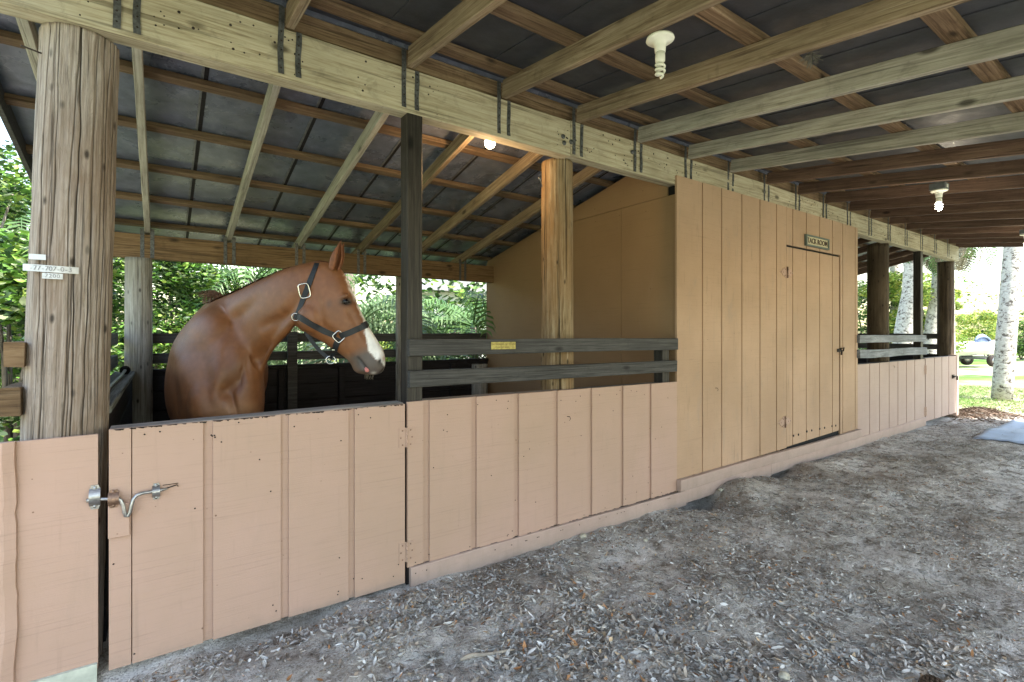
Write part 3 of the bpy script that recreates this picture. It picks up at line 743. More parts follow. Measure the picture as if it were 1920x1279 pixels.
# nails, cable, cobweb
m = MB(); q = atY(75, 104, 2.62); m.tube([q+Vector((-.045, -.05, 0)), q+Vector((.05, .0, 0))], .003, 6); thing_mesh(m, 'nail', M['nail'], 'bent nail sticking out of the big pole near its top', 'nail')
m = MB(); q = atY(1016, 344, 2.56); m.tube([q+Vector((-.045, -.03, .02)), q+Vector((.03, .03, -.01))], .003, 6).lathe([(0, 0), (.007, 0), (.007, .002), (0, .002)], q+Vector((-.045, -.03, .02)), 8, 0, Vector((1, 1, -.5)).normalized()); thing_mesh(m, 'nail', M['steel'], 'shiny nail in the golden brown pole', 'nail')
q = atY(234, 704, 4.62); m = MB(); m.tube([Vector((-.215, 2.8, 1.026)), Vector((-.23, 3.6, 1.024)), Vector((-.22, 4.3, 1.03)), Vector((-.215, 4.75, 1.045))], .010, 8)
cb = thing_mesh(m, 'pipe', M['steel'], 'thin grey pipe with a round black tip lying on the left stall ledge', 'pipe'); MB().lathe([(0, -.03), (.028, -.022), (.034, 0), (.028, .022), (0, .03)], (-.215, 4.77, 1.046), 14, 0, Vector((0, 1, 0))).build('tip', M['black'], cb)
q = atY(1312, 14, 1.15); m = MB(); q = Vector((2.35, 1.05, zF(1.05)-.004))
for i in range(70):
    v = Vector((random.gauss(0, 1), random.gauss(0, 1), random.gauss(0, .7))).normalized(); m.tube([q, q+v*.02+Vector((0, 0, -.01)), q+v*random.uniform(.025, .05)+Vector((0, 0, -.02))], .0012, 4, 0, False)
thing_mesh(m, 'cobweb', plain('grey_cobweb', (.16, .15, .13), .9), 'tufty grey cobweb clump under a rafter at the top edge', 'cobweb')
# yellow plaque on the rail
c_ = atY(943.5, 648, D-.0215); pl = empty('plaque', c_, 'small yellow plaque screwed to the dark upper rail', 'plaque')
MB().box((c_.x-.088, D-.027, c_.z-.022), (c_.x+.088, D-.023, c_.z+.022)).build('plate', plain('yellow_plate', (.48, .40, .12), .6, .2, 60, .45), pl, bevel=.003)
ink = plain('brown_ink', (.18, .12, .03), .7)
text('\u2022 NO SMOKING \u2022 NO SMOKING', .0125, ink, pl, (c_.x, D-.0278, c_.z+.008), (1, 0, 0), (0, 0, 1), ext=.0004)
text('IN THE BARN', .0125, ink, pl, (c_.x, D-.0278, c_.z-.010), (1, 0, 0), (0, 0, 1), ext=.0004)

# timber rail ends left of the pole
for py0, py1, lab in ((643, 690, 'upper rough timber rail end left of the big pole'), (729, 782, 'lower rough timber rail end left of the big pole')):
    A = atY(3, (py0+py1)/2, 2.56); B = atY(43, (py0+py1)/2, 2.56); w = B.x-A.x; z = A.z; h = (py1-py0)/940*1.86
    o = member('timber_rail', ((A.x+B.x)/2, 2.56, z), ((A.x+B.x)/2, 5.0, z-.02), w, h, M['roughend'], None, .004)
    tag(o, lab, 'timber', 'timber rails ending left of the big pole')

# ------------------------------------------------------------------ lamps
def bulb_base(c, root):
    MB().lathe([(.0, 0), (.058, 0), (.060, -.008), (.052, -.014), (.030, -.020), (.024, -.040), (.022, -.062), (.0, -.062)], c, 28).build('lamp_holder', M['white_plastic'], root)
def cfl(c, root, mat, s=1.0):
    MB().lathe([(0, -.062), (.019, -.062), (.021, -.078), (.021, -.100), (.014, -.108), (0, -.108)], c, 20).build('bulb_base', M['white_plastic'], root)
    pts = []
    for i in range(110):
        f = i/109; a = f*2*math.pi*3.1; r = (.0175 if f < .8 else .0175*(1-(f-.8)*3.2))*s
        pts.append(Vector(c)+Vector((r*math.cos(a), r*math.sin(a), -.108-.062*f)))
    MB().tube(pts, .0058, 8).build('spiral_tube', mat, root)
M['cfl_off'] = plain('unlit_tube_glass', (.72, .73, .62), .25, 0, 5, .05)
M['lit'] = glow('lit_tube', (1, .93, .78), 6.0); M['litw'] = glow('lit_warm_bulb', (1, .80, .52), 8.0)
def lamp_at(c, name, col, w, r=.03):
    l = bpy.data.lights.new(name, 'POINT'); l.energy = w; l.color = col; l.shadow_soft_size = r
    o = bpy.data.objects.new(name, l); C.objects.link(o); o.location = c; return o
LY = 1.41; lz = zF(LY)-.001
c = Vector((1.775, LY, lz)); r_ = empty('ceiling_lamp', c, 'unlit white spiral bulb in a round holder under the near rafters', 'lamp', 'bulb lamps under the front rafters')
bulb_base(c, r_); cfl(c, r_, M['cfl_off'])
for X, lab in ((5.45, 'lit spiral bulb hanging under a grey box on the reddish rafters, beyond the unlit bulb'), (8.72, 'farthest lit bulb, cut by the right edge of the photo')):
    c = Vector((X, LY, lz-.055)); r_ = empty('ceiling_lamp', c, lab, 'lamp', 'bulb lamps under the front rafters')
    MB().box((X-.055, LY-.055, lz-.055), (X+.055, LY+.055, lz)).build('junction_box', plain('grey_junction_box', (.12, .13, .14), .5), r_, bevel=.004)
    MB().box((X-.018, LY-.0575, lz-.042), (X+.018, LY-.0555, lz-.015)).build('outlet_plate', M['white_plastic'], r_)
    bulb_base(c, r_); cfl(c, r_, M['lit'], 1.15)
    adopt(lamp_at(c+Vector((0, 0, -.20)), 'lamp_light', (1, .85, .62), 1.5), r_)
c = Vector((1.775, 2.78, zB(2.78)-.012)); r_ = empty('ceiling_lamp', c, 'glowing round bulb inside the stall just below the pale beam', 'lamp')
MB().lathe([(0, 0), (.035, 0), (.035, -.012), (.02, -.02), (.018, -.045), (0, -.045)], c, 20).build('lamp_holder', M['white_plastic'], r_)
MB().lathe([(0.001, -.045), (.014, -.047), (.020, -.062), (.033, -.082), (.036, -.098), (.030, -.118), (.016, -.130), (.001, -.133)], c, 20).build('bulb', M['litw'], r_)
adopt(lamp_at(c+Vector((0, .06, -.24)), 'lamp_light', (1, .60, .28), 3.2), r_)

# ------------------------------------------------------------------ horse
HS = []                                       # shells: list of (verts, faces)
def loft(secs, nr=40, sub=6):
    """secs: (F, J, depthvec half width, power); rings in the plane of F-J and the depth axis"""
    secs = [(Vector(F), Vector(J), w) for F, J, w in secs]
    dense = []
    def cr(a, b, c, d, t): return .5*((2*b)+(c-a)*t+(2*a-5*b+4*c-d)*t*t+(3*b-a-3*c+d)*t**3)
    k = len(secs)
    for i in range(k-1):
        q = [secs[max(0, i-1)], secs[i], secs[i+1], secs[min(k-1, i+2)]]
        for s_ in range(sub):
            t = s_/sub; dense.append(tuple(cr(q[0][j], q[1][j], q[2][j], q[3][j], t) for j in range(3)))
    dense.append(secs[-1])
    vs = []
    for F, J, w in dense:
        ce = (F+J)/2; a = (F-J)/2; ray = ce.copy(); ray.z = 0; ray.normalize()
        for j in range(nr):
            t = 2*math.pi*j/nr; c_, s2 = math.cos(t), math.sin(t)
            vs.append(ce+a*math.copysign(abs(c_)**.95, c_)+ray*w*math.copysign(abs(s2)**.9, s2))
    n = len(dense)
    fs = [(i*nr+j, i*nr+(j+1) % nr, (i+1)*nr+(j+1) % nr, (i+1)*nr+j) for i in range(n-1) for j in range(nr)]
    fs += [tuple(range(nr)), tuple((n-1)*nr+j for j in range(nr-1, -1, -1))]
    HS.append((vs, fs))
def ell(l, d, z, rl, rd, rz, nu=20, nv=28, tilt=0, sh=0):
    c = loc3(l, d, z); vs = []; fs = []
    ct, s_ = math.cos(tilt), math.sin(tilt)
    for i in range(nu+1):
        a = math.pi*i/nu
        for j in range(nv):
            b = 2*math.pi*j/nv
            x, y, zz = rl*math.sin(a)*math.cos(b), rd*math.sin(a)*math.sin(b), rz*math.cos(a)
            x, zz = x*ct-zz*s_, x*s_+zz*ct
            vs.append(c+RT*(x+sh*y)+FW*y+Vector((0, 0, zz)))
    for i in range(nu):
        for j in range(nv): fs.append((i*nv+j, i*nv+(j+1) % nv, (i+1)*nv+(j+1) % nv, (i+1)*nv+j))
    HS.append((vs, fs))
def limb(pts, rad, n=16):
    m = MB(); m.tube(pts, rad, n); HS.append(([Vector(v) for v in m.v], m.f))
HD = 2.78
HEAD = [((600, 491), (556, 572), .062), ((618, 492), (552, 600), .070), ((640, 505), (560, 616), .088), ((655, 530), (579, 628), .098), ((665, 556), (602, 640), .095), ((676, 582), (622, 653), .082),
        ((688, 606), (640, 666), .066), ((699, 624), (652, 676), .056), ((709, 640), (659, 685), .051), ((718, 655), (662, 693), .052), ((722.5, 671), (668, 699), .053), ((722, 687), (681, 702), .046), ((717, 697), (697, 703), .032), ((711, 701), (704, 703), .014)]
loft([(atD(*F, HD), atD(*J, HD), w) for F, J, w in HEAD], 44, 6)
NECK = [((612, 492), (553, 585), 2.78, .062), ((596, 489), (552, 606), 2.79, .072), ((570, 494), (546, 622), 2.80, .085), ((532, 503), (528, 642), 2.83, .098), ((487, 521), (508, 668), 2.89, .120), ((447, 541), (494, 705), 2.97, .150), ((412, 556), (470, 755), 3.08, .195), ((385, 568), (430, 800), 3.22, .23)]
loft([(atD(*F, d), atD(*J, d), w) for F, J, d, w in NECK], 44, 6)
# trunk, shoulders, chest, quarters  (lateral, depth, height)
ell(-2.12, 3.60, 1.17, .27, .80, .36, sh=-.60)
ell(-2.02, 3.42, 1.28, .17, .42, .275, sh=-.6)              # withers
ell(-1.955, 3.10, 1.07, .185, .28, .37, tilt=-.16, sh=-.5)   # shoulder at the viewer's left
ell(-1.66, 3.03, 1.02, .165, .27, .38, tilt=.10, sh=-.5)
ell(-1.79, 2.99, .98, .265, .25, .36, sh=-.5)                # breast
ell(-1.82, 3.04, 1.24, .20, .24, .26, tilt=-.3, sh=-.5)
ell(-1.69, 2.80, .92, .11, .10, .16); ell(-1.55, 2.84, .92, .09, .10, .16)
ell(-2.42, 4.22, 1.18, .27, .36, .34)
ell(-2.36, 3.95, 1.06, .26, .5, .32, sh=-.5)
ell(-2.28, 4.3, .98, .15, .25, .34); ell(-2.58, 4.3, .98, .15, .25, .34)
for l, d in ((-1.93, 3.02), (-1.62, 3.0)):
    limb([loc3(l, d, 1.0), loc3(l, d, .80), loc3(l, d-.01, .62), loc3(l, d-.02, .50), loc3(l, d-.015, .44), loc3(l, d, .34), loc3(l, d, .20), loc3(l, d-.02, .13), loc3(l, d-.05, .06), loc3(l, d-.06, .0)], [.10, .085, .062, .05, .052, .036, .031, .042, .045, .058])
for l in (-2.29, -2.59):
    limb([loc3(l, 4.2, 1.0), loc3(l, 4.12, .80), loc3(l, 4.28, .64), loc3(l, 4.42, .54), loc3(l, 4.40, .46), loc3(l, 4.37, .30), loc3(l, 4.35, .18), loc3(l, 4.32, .12), loc3(l, 4.28, .05), loc3(l, 4.26, .0)], [.15, .12, .075, .055, .052, .038, .034, .044, .046, .058])
# cheek, brow, nostril rim, lips, chin
def pell(px, py, d, rx, rd, rz, tilt=0): 
    v = atD(px, py, d); ell((px-960)/940*d, d, v.z, rx, rd, rz, 12, 16, tilt)
pell(586, 596, HD-.045, .082, .05, .085); pell(646, 556, HD-.078, .030, .016, .014, .5)
pell(664, 600, HD-.055, .05, .016, .014, -.95); pell(712, 676, HD-.042, .017, .012, .026, -.2)
pell(683, 693, HD-.01, .035, .04, .018, -.25); pell(706, 692, HD, .035, .045, .030)
for s_ in (-1,):
    pell(648, 557, HD+.082, .030, .018, .017, .5); pell(586, 596, HD+.045, .082, .05, .085)
vs = []; fs = []
for v, f in HS:
    b = len(vs); vs += [tuple(x) for x in v]; fs += [tuple(b+i for i in q) for q in f]
me = bpy.data.meshes.new('tmp'); me.from_pydata(vs, [], fs); to = bpy.data.objects.new('tmp', me); C.objects.link(to)
bm = bmesh.new(); bm.from_mesh(me); bmesh.ops.recalc_face_normals(bm, faces=bm.faces); bm.to_mesh(me); bm.free()
md = to.modifiers.new('r', 'REMESH'); md.mode = 'VOXEL'; md.voxel_size = .0085
md = to.modifiers.new('s', 'SMOOTH'); md.factor = .5; md.iterations = 5
dg = bpy.context.evaluated_depsgraph_get(); hm = bpy.data.meshes.new_from_object(to.evaluated_get(dg)); bpy.data.objects.remove(to)
hm.name = 'horse'
N = len(hm.vertices); co = np.empty(N*3); hm.vertices.foreach_get('co', co); co = co.reshape(-1, 3)
nm = np.empty(N*3); hm.vertices.foreach_get('normal', nm); nm = nm.reshape(-1, 3)
fwv, rtv = np.array(FW), np.array(RT)
dep = co@fwv; lat = co@rtv; PX = 960+940*lat/dep; PY = 626-940*(co[:, 2]-H)/dep
# extra smoothing away from the head (the body is large and soft)
edges = np.empty(len(hm.edges)*2, dtype=np.int64); hm.edges.foreach_get('vertices', edges); edges = edges.reshape(-1, 2)
deg = np.bincount(edges.ravel(), minlength=N).astype(float)
wsm = np.clip((560-PX)/60, 0, 1)*.6
for it in range(70):
    acc = np.zeros_like(co)
    for k in range(3): acc[:, k] = np.bincount(edges[:, 0], co[edges[:, 1], k], N)+np.bincount(edges[:, 1], co[edges[:, 0], k], N)
    co += (acc/deg[:, None]-co)*wsm[:, None]
# muscle creases: push inward along soft grooves drawn in the horse's own side plane
def seg(px0, py0, px1, py1, w):
    d_ = np.array([px1-px0, py1-py0], float); L2 = d_@d_
    t_ = np.clip(((PX-px0)*d_[0]+(PY-py0)*d_[1])/L2, 0, 1); return np.exp(-(((PX-px0-t_*d_[0])**2+(PY-py0-t_*d_[1])**2)/w**2))*np.sin(np.clip(t_*.9+.05, 0, 1)*math.pi)**.3
facing = np.clip(-(nm@fwv), 0, 1)
for g_ in ((500, 655, 425, 735, 15, .018), (495, 612, 540, 588, 10, .007), (560, 560, 500, 640, 10, .007), (425, 735, 447, 790, 10, .012), (372, 640, 392, 760, 17, .007), (655, 585, 690, 640, 6, .005), (596, 560, 604, 612, 8, .005), (604, 612, 640, 640, 9, .005), (480, 560, 400, 640, 12, .006), (320, 680, 330, 780, 10, .007)):
    co -= nm*(seg(*g_[:5])*g_[5]*2.2*facing)[:, None]
for g_ in ((395, 600, 470, 560, 16, .006), (335, 650, 350, 740, 20, .007), (415, 650, 405, 740, 14, .007), (600, 565, 590, 610, 14, .004)):
    co += nm*(seg(*g_[:5])*g_[5]*2.0*facing)[:, None]
side = np.abs(nm@fwv)
# mouth slit, nostril, eye socket
co -= nm*(seg(672, 671, 689, 693, 1.6)*.007*(side > .25))[:, None]
co -= nm*(np.exp(-(((PX-713)/3.2)**2+((PY-678)/5.5)**2))*.016*(PX > 560))[:, None]
co -= nm*(np.exp(-(((PX-649)/8.5)**2+((PY-566)/4.5)**2))*.009*(side > .3)*(PX > 600))[:, None]
hm.vertices.foreach_set('co', co.ravel()); 
# coat colours, with some muscle light and shade painted in
base = np.array([.205, .080, .030]); col = np.tile(base, (N, 1))
nz1 = np.array([noise.noise(Vector(v)*9) for v in co]); nz2 = np.array([noise.noise(Vector(v)*38) for v in co])
def blend(mask, c): 
    global col
    mask = np.clip(mask, 0, 1)[:, None]; col = col*(1-mask)+np.array(c)*mask
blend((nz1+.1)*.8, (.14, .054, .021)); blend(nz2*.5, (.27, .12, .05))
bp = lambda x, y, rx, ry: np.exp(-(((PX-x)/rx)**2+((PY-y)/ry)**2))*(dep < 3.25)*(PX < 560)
blend(bp(425, 775, 26, 16)*.6+bp(468, 768, 20, 18)*.6, (.42, .22, .11)); blend(bp(365, 690, 30, 60)*.35, (.30, .165, .10)); blend(bp(445, 700, 30, 40)*.4+bp(390, 800, 90, 18)*.25, (.09, .035, .015))  # light zones and crease shade of shoulder and chest, painted as colour
Fp = np.array([h_[0] for h_ in HEAD], float); Jp = np.array([h_[1] for h_ in HEAD], float)
# head coordinates: t along the head, s across from the front of the face (0) to the jaw (1)
best = np.full(N, 1e9); T = np.zeros(N); S = np.zeros(N)
for t_ in np.linspace(0, len(HEAD)-1, 140):
    i = min(int(t_), len(HEAD)-2); f = t_-i; F = Fp[i]*(1-f)+Fp[i+1]*f; J = Jp[i]*(1-f)+Jp[i+1]*f; d_ = J-F; L2 = d_@d_
    s_ = ((PX-F[0])*d_[0]+(PY-F[1])*d_[1])/L2; di = (PX-F[0]-s_*d_[0])**2+(PY-F[1]-s_*d_[1])**2
    k_ = di < best; best[k_] = di[k_]; T[k_] = t_; S[k_] = s_[k_]
head = (PX > 560) & (dep < 2.92) & (best < 60)
hd = head.astype(float)
bw = np.interp(T, [2.4, 3.0, 3.4, 4.6, 5.6, 6.2, 7, 8, 9, 9.8, 10.6, 11.2], [0, .05, .03, .03, .05, .13, .27, .36, .34, .25, .10, 0])+.035*nz2
blend(hd*(T > 2.4)*np.clip((bw-S)*22+.5, 0, 1), (.80, .76, .72))
mz = hd*np.clip((T-7.3)*.9+(S-.42)*2.2+.2*nz1, 0, 1)*np.clip((S-bw+.02)*18, 0, 1)
blend(mz*.93, (.085, .070, .062))
blend(hd*np.clip((S-.80)*4, 0, 1)*np.clip((T-5.5), 0, 1)*.6, (.30, .17, .09))
blend(hd*np.exp(-(((PX-700)/5)**2+((PY-700)/3.0)**2)), (.45, .40, .37))
blend(np.exp(-(((PX-649)/13)**2+((PY-566)/8)**2))*hd*1.3, (.035, .022, .016))
blend(hd*np.exp(-(((PX-617)/5)**2+((PY-570)/7)**2))*.45, (.06, .05, .045))
blend(np.exp(-(((PX-713)/3.4)**2+((PY-678)/6)**2))*hd*1.5, (.010, .008, .008))
blend(seg(670, 669, 690, 694, 2.0)*hd*1.2, (.014, .011, .01))
blend(hd*np.clip((PX-716)/3, 0, 1)*np.exp(-((PY-672)/3.5)**2)*.6, (.55, .30, .26))
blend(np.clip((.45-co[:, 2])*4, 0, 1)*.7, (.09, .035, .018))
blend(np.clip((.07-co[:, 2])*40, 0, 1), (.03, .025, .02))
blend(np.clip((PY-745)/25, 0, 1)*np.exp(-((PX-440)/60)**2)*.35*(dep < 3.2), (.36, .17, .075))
rgba = np.c_[col, np.ones(N)].astype(np.float32)
ca = hm.color_attributes.new('Col', 'FLOAT_COLOR', 'POINT'); ca.data.foreach_set('color', rgba.ravel())
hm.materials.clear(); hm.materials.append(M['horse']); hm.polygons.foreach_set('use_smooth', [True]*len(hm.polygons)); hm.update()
horse = bpy.data.objects.new('horse', hm); C.objects.link(horse)
tag(horse, 'chestnut horse with white blaze and black halter looking right over the gate', 'horse')
bvh = BVHTree.FromPolygons([Vector(v) for v in co], [tuple(p.vertices) for p in hm.polygons])
# ears
def ear(base_px, tip_px, d0, d1, wid, lean):
    B = atD(*base_px, d0); T_ = atD(*tip_px, d1); ax = (T_-B); L = ax.length; ax.normalize()
    fr = (RT*1.0-FW*lean).normalized(); sd_ = ax.cross(fr).normalized(); fr = sd_.cross(ax).normalized()
    vs = []; n = 14; m = 16
    for i in range(n+1):
        f = i/n; w = wid*(math.sin(math.pi*min(1, (f*.62+.30)))**.9)*(1-f**3.5)+.0012
        curl = 1.15 if f < .3 else 1.15-.25*(f-.3)
        for side_ in (1, .72):
            for j in range(m+1):
                a = (j/m-.5)*2*math.pi*.72*curl; vs.append(B+ax*(f*L+(-.004*(side_ < 1)))+(-fr*math.cos(a)*w*side_*.8+sd_*math.sin(a)*w*side_)+fr*.006*f)
    fs = []; s2 = 2*(m+1)
    for i in range(n):
        for j in range(m):
            fs += [(i*s2+j, i*s2+j+1, (i+1)*s2+j+1, (i+1)*s2+j), (i*s2+m+1+j+1, i*s2+m+1+j, (i+1)*s2+m+1+j, (i+1)*s2+m+1+j+1)]
        for j in (0, m): fs.append((i*s2+j, (i+1)*s2+j, (i+1)*s2+m+1+j, i*s2+m+1+j))
    o = MB().add(vs, fs, 0, True).build('ear', M['ear'], horse); return o
M['ear'] = plain('ear_hair', (.20, .07, .026), .6, 0, 40, .4)
ear((626, 505), (638, 450), HD-.05, HD-.06, .034, .55); ear((630, 503), (643, 456), HD+.05, HD+.06, .032, .2)
# eye, tongue, mane
e_ = atD(649, 566, HD-.082); hit = bvh.ray_cast(atD(649, 566, 2.3), (e_-atD(649, 566, 2.3)).normalized())
ep = hit[0]; vd = (Vector((0, 0, H))-ep).normalized()
eye = MB(); eye.lathe([(.0005, .0205), (.007, .0192), (.014, .0145), (.0188, .008), (.0205, 0), (.0188, -.008), (.001, -.0205)], ep-vd*.0035, 24, 0, vd)
eye.build('eye', plain('dark_eye', (.004, .003, .003), .22, 0, 5, .1, 0, .35), horse)
lid = MB(); up_ = Vector((0, 0, 1)); sdv = vd.cross(up_).normalized()
for s_, hh in ((1, .0105), (-1, .009)):
    pts = [ep-vd*(.010*(abs(f)**2)-.008)+sdv*(.027*f)+up_*(s_*hh*1.15*math.cos(f*math.pi/2)+.004*f) for f in np.linspace(-1, 1, 12)]
    lid.tube(pts, [.0014]+[.0046]*10+[.0014], 8)
lid.build('eyelid', plain('eyelid_skin', (.045, .028, .02), .5), horse)
tg = MB(); a = atD(684, 688, HD-.03); b = atD(688, 694, HD-.046); c_ = atD(689, 698, HD-.048)
tg.tube([a, b, b.lerp(c_, .6), c_], [.010, .011, .011, .003], 12); tg.build('tongue', plain('pink_tongue', (.62, .22, .20), .35, 0, 30, .2), horse)
def hairs(name, roots, mat, parent, r=.0012):
    m = MB()
    for pts in roots: m.tube(pts, [r, r, r*.9, r*.3][:len(pts)] if len(pts) == 4 else r, 4, 0, False)
    o = m.build(name, mat, parent); return o
M['mane'] = plain('mane_hair', (.17, .075, .035), .5, 0, 60, .5)
rt = []
crest = [(F, d) for (F, J, d, w) in NECK]
for i in range(1500):
    f = random.random()*(len(crest)-1); j = int(f); f -= j
    (a, b) = crest[j], crest[min(j+1, len(crest)-1)]
    px = a[0][0]*(1-f)+b[0][0]*f; py = a[0][1]*(1-f)+b[0][1]*f; d = a[1]*(1-f)+b[1]*f
    p = atD(px, py, d+random.uniform(.0, .035))+Vector((0, 0, -.004)); ln = random.uniform(.08, .2)
    rt.append([p, p+FW*.03+Vector((0, 0, .010)), p+FW*(.07+random.uniform(0, .04))+Vector((0, 0, -ln*.5))+RT*random.uniform(-.02, .02), p+FW*.10+Vector((0, 0, -ln))+RT*random.uniform(-.04, .04)])
for i in range(130):                            # tuft over the withers
    px = random.gauss(405, 12); p = atD(px, 561+abs(px-405)*.12, 3.2+random.uniform(-.03, .05)); l = random.uniform(.03, .075)
    dx = random.uniform(-.4, .4); rt.append([p+Vector((0, 0, -.02)), p+Vector((0, 0, l*.55)), p+Vector((0, 0, l*.8))-RT*l*.5*(1-dx), p+Vector((0, 0, l*.5))-RT*l*(1-dx)])
hairs('mane', rt, M['mane'], horse)
rt = []
for i in range(16):
    p = atD(random.uniform(684, 702), 700.5+random.uniform(-1, 2), HD+random.uniform(-.03, .03)); rt.append([p, p+Vector((random.uniform(-.004, .004), 0, -.012)), p+Vector((random.uniform(-.006, .006), 0, -.022)), p+Vector((0, 0, -.030))])
hairs('whiskers', rt, plain('pale_whiskers', (.5, .42, .3), .5), horse, .0006)
rt = []
for i in range(500):
    p = loc3(-2.44+random.uniform(-.03, .03), 4.56+random.uniform(-.02, .02), 1.32); q = random.uniform(-.05, .05)
    rt.append([p, p+FW*.08+Vector((0, 0, -.10)), p+FW*.07+RT*q+Vector((0, 0, -.5)), p+FW*.05+RT*q*1.5+Vector((0, 0, -random.uniform(.7, .95)))])
hairs('tail', rt, M['mane'], horse, .0016)
# halter
M['web'] = plain('black_webbing', (.014, .016, .020), .55, 0, 90, .3, .4)
M['chrome'] = plain('bright_hardware', (.62, .61, .60), .22, .95, 30, .15)
hal = None
def surf(px, py, far=False, off=.004):
    dr = (atD(px, py, 1.0)-Vector((0, 0, H)))
    if not far:
        h_ = bvh.ray_cast(Vector((0, 0, H))+dr*2.0, dr.normalized())
    else:
        h_ = bvh.ray_cast(Vector((0, 0, H))+dr*3.2, -dr.normalized())
    if h_[0] is None: return None
    return h_[0]+h_[1]*off, h_[1]
def ribbon(pts, nrm, wid, th=.003):
    n = len(pts); vs = []
    for i in range(n):
        t_ = (pts[min(i+1, n-1)]-pts[max(i-1, 0)]).normalized(); nn = nrm[i].normalized(); b = t_.cross(nn).normalized(); nn = b.cross(t_).normalized()
        for a, c2 in ((-1, 0), (1, 0), (1, 1), (-1, 1)): vs.append(pts[i]+b*wid/2*a+nn*th*c2)
    fs = [(4*k+a, 4*k+(a+1) % 4, 4*k+4+(a+1) % 4, 4*k+4+a) for k in range(n-1) for a in range(4)]+[(0, 1, 2, 3), (4*n-1, 4*n-2, 4*n-3, 4*n-4)]
    return vs, fs
def smooth_list(L, k=2):
    for _ in range(k): L = [L[0]]+[(L[i-1]+L[i]*2+L[i+1])/4 for i in range(1, len(L)-1)]+[L[-1]]
    return L
HW = .032
hb = MB()
def loop(A, B, a0, a1, n=48, wid=HW):           # loop round the head in the plane through image points A (front) and B (back) and the depth axis
    PA, PB = atD(*A, HD), atD(*B, HD); ce = (PA+PB)/2; ax = (PA-PB).normalized(); ray = ce.copy(); ray.z = 0; ray.normalize()
    P, Nn = [], []
    for i in range(n+1):
        t_ = a0+(a1-a0)*i/n; dr = ax*math.cos(t_)-ray*math.sin(t_)
        h_ = bvh.ray_cast(ce+dr*.35, -dr)
        if h_[0] is None: continue
        P.append(h_[0]+h_[1]*.002); Nn.append(h_[1])
    P = smooth_list(P, 3); Nn = smooth_list(Nn, 3); hb.add(*ribbon(P, Nn, wid))
def strap(path, far=False, wid=HW):
    P, Nn = [], []
    for i in range(len(path)-1):
        for k in range(9):
            f = k/9; r0 = surf(path[i][0]*(1-f)+path[i+1][0]*f, path[i][1]*(1-f)+path[i+1][1]*f, far, .002)
            if r0: P.append(r0[0]); Nn.append(r0[1])
    P = smooth_list(P, 2); Nn = smooth_list(Nn, 2); hb.add(*ribbon(P, Nn, wid))
loop((598, 487), (556, 597), -2.9, 2.9)                      # crown piece, over the poll and down both cheeks
for far in (False, True):
    strap([(558, 592), (582, 607), (608, 621), (634, 631)], far)
    strap([(638, 630), (655, 624), (675, 615), (694, 607)], far)
    strap([(636, 634), (630, 648), (626, 664)], far)
PAx = loop((701, 602), (636, 630), -1.0, 1.0, 30)
P1, P2 = atD(572, 622, HD-.02), atD(616, 672, HD-.005)
hb.add(*ribbon([P1.lerp(P2, f)+Vector((0, 0, -.014*math.sin(f*math.pi))) for f in np.linspace(0, 1, 14)], [RT*.6-FW]*14, .020))
hb.add(*ribbon([atD(625, 662, HD-.045), atD(622, 671, HD-.02), atD(622, 672, HD+.02), atD(625, 662, HD+.045)], [Vector((0, 0, -1))-FW*.3]*4, .022))
hal = hb.build('halter', M['web'], horse)
def rect_ring(px, py, w, h, ang, name, r=.0022, circ=False, off=.009):
    r0 = surf(px, py, False, off) or (atD(px, py, HD-.03), -FW); p, nn = r0; nn = (nn*.5+(Vector((0, 0, H))-p).normalized()).normalized()
    xa = Vector((0, 0, 1)).cross(nn).normalized(); za = nn.cross(xa); pts = []
    for i in range(33):
        t_ = 2*math.pi*i/32; c_, s2 = math.cos(t_), math.sin(t_); e = 1 if circ else .45
        x = w/2*math.copysign(abs(c_)**e, c_); y = h/2*math.copysign(abs(s2)**e, s2)
        x, y = x*math.cos(ang)-y*math.sin(ang), x*math.sin(ang)+y*math.cos(ang); pts.append(p+xa*x+za*y)
    MB().tube(pts, r, 8, 0, False, nn).build(name, M['chrome'], hal)
rect_ring(574, 546, .054, .076, .22, 'buckle', .0038, False, .018); rect_ring(637, 630, .052, .052, .75, 'square_ring', .0036)
rect_ring(557, 594, .040, .040, 0, 'ring', .0024, True); rect_ring(620, 675, .048, .042, 0, 'ring', .0028, True)

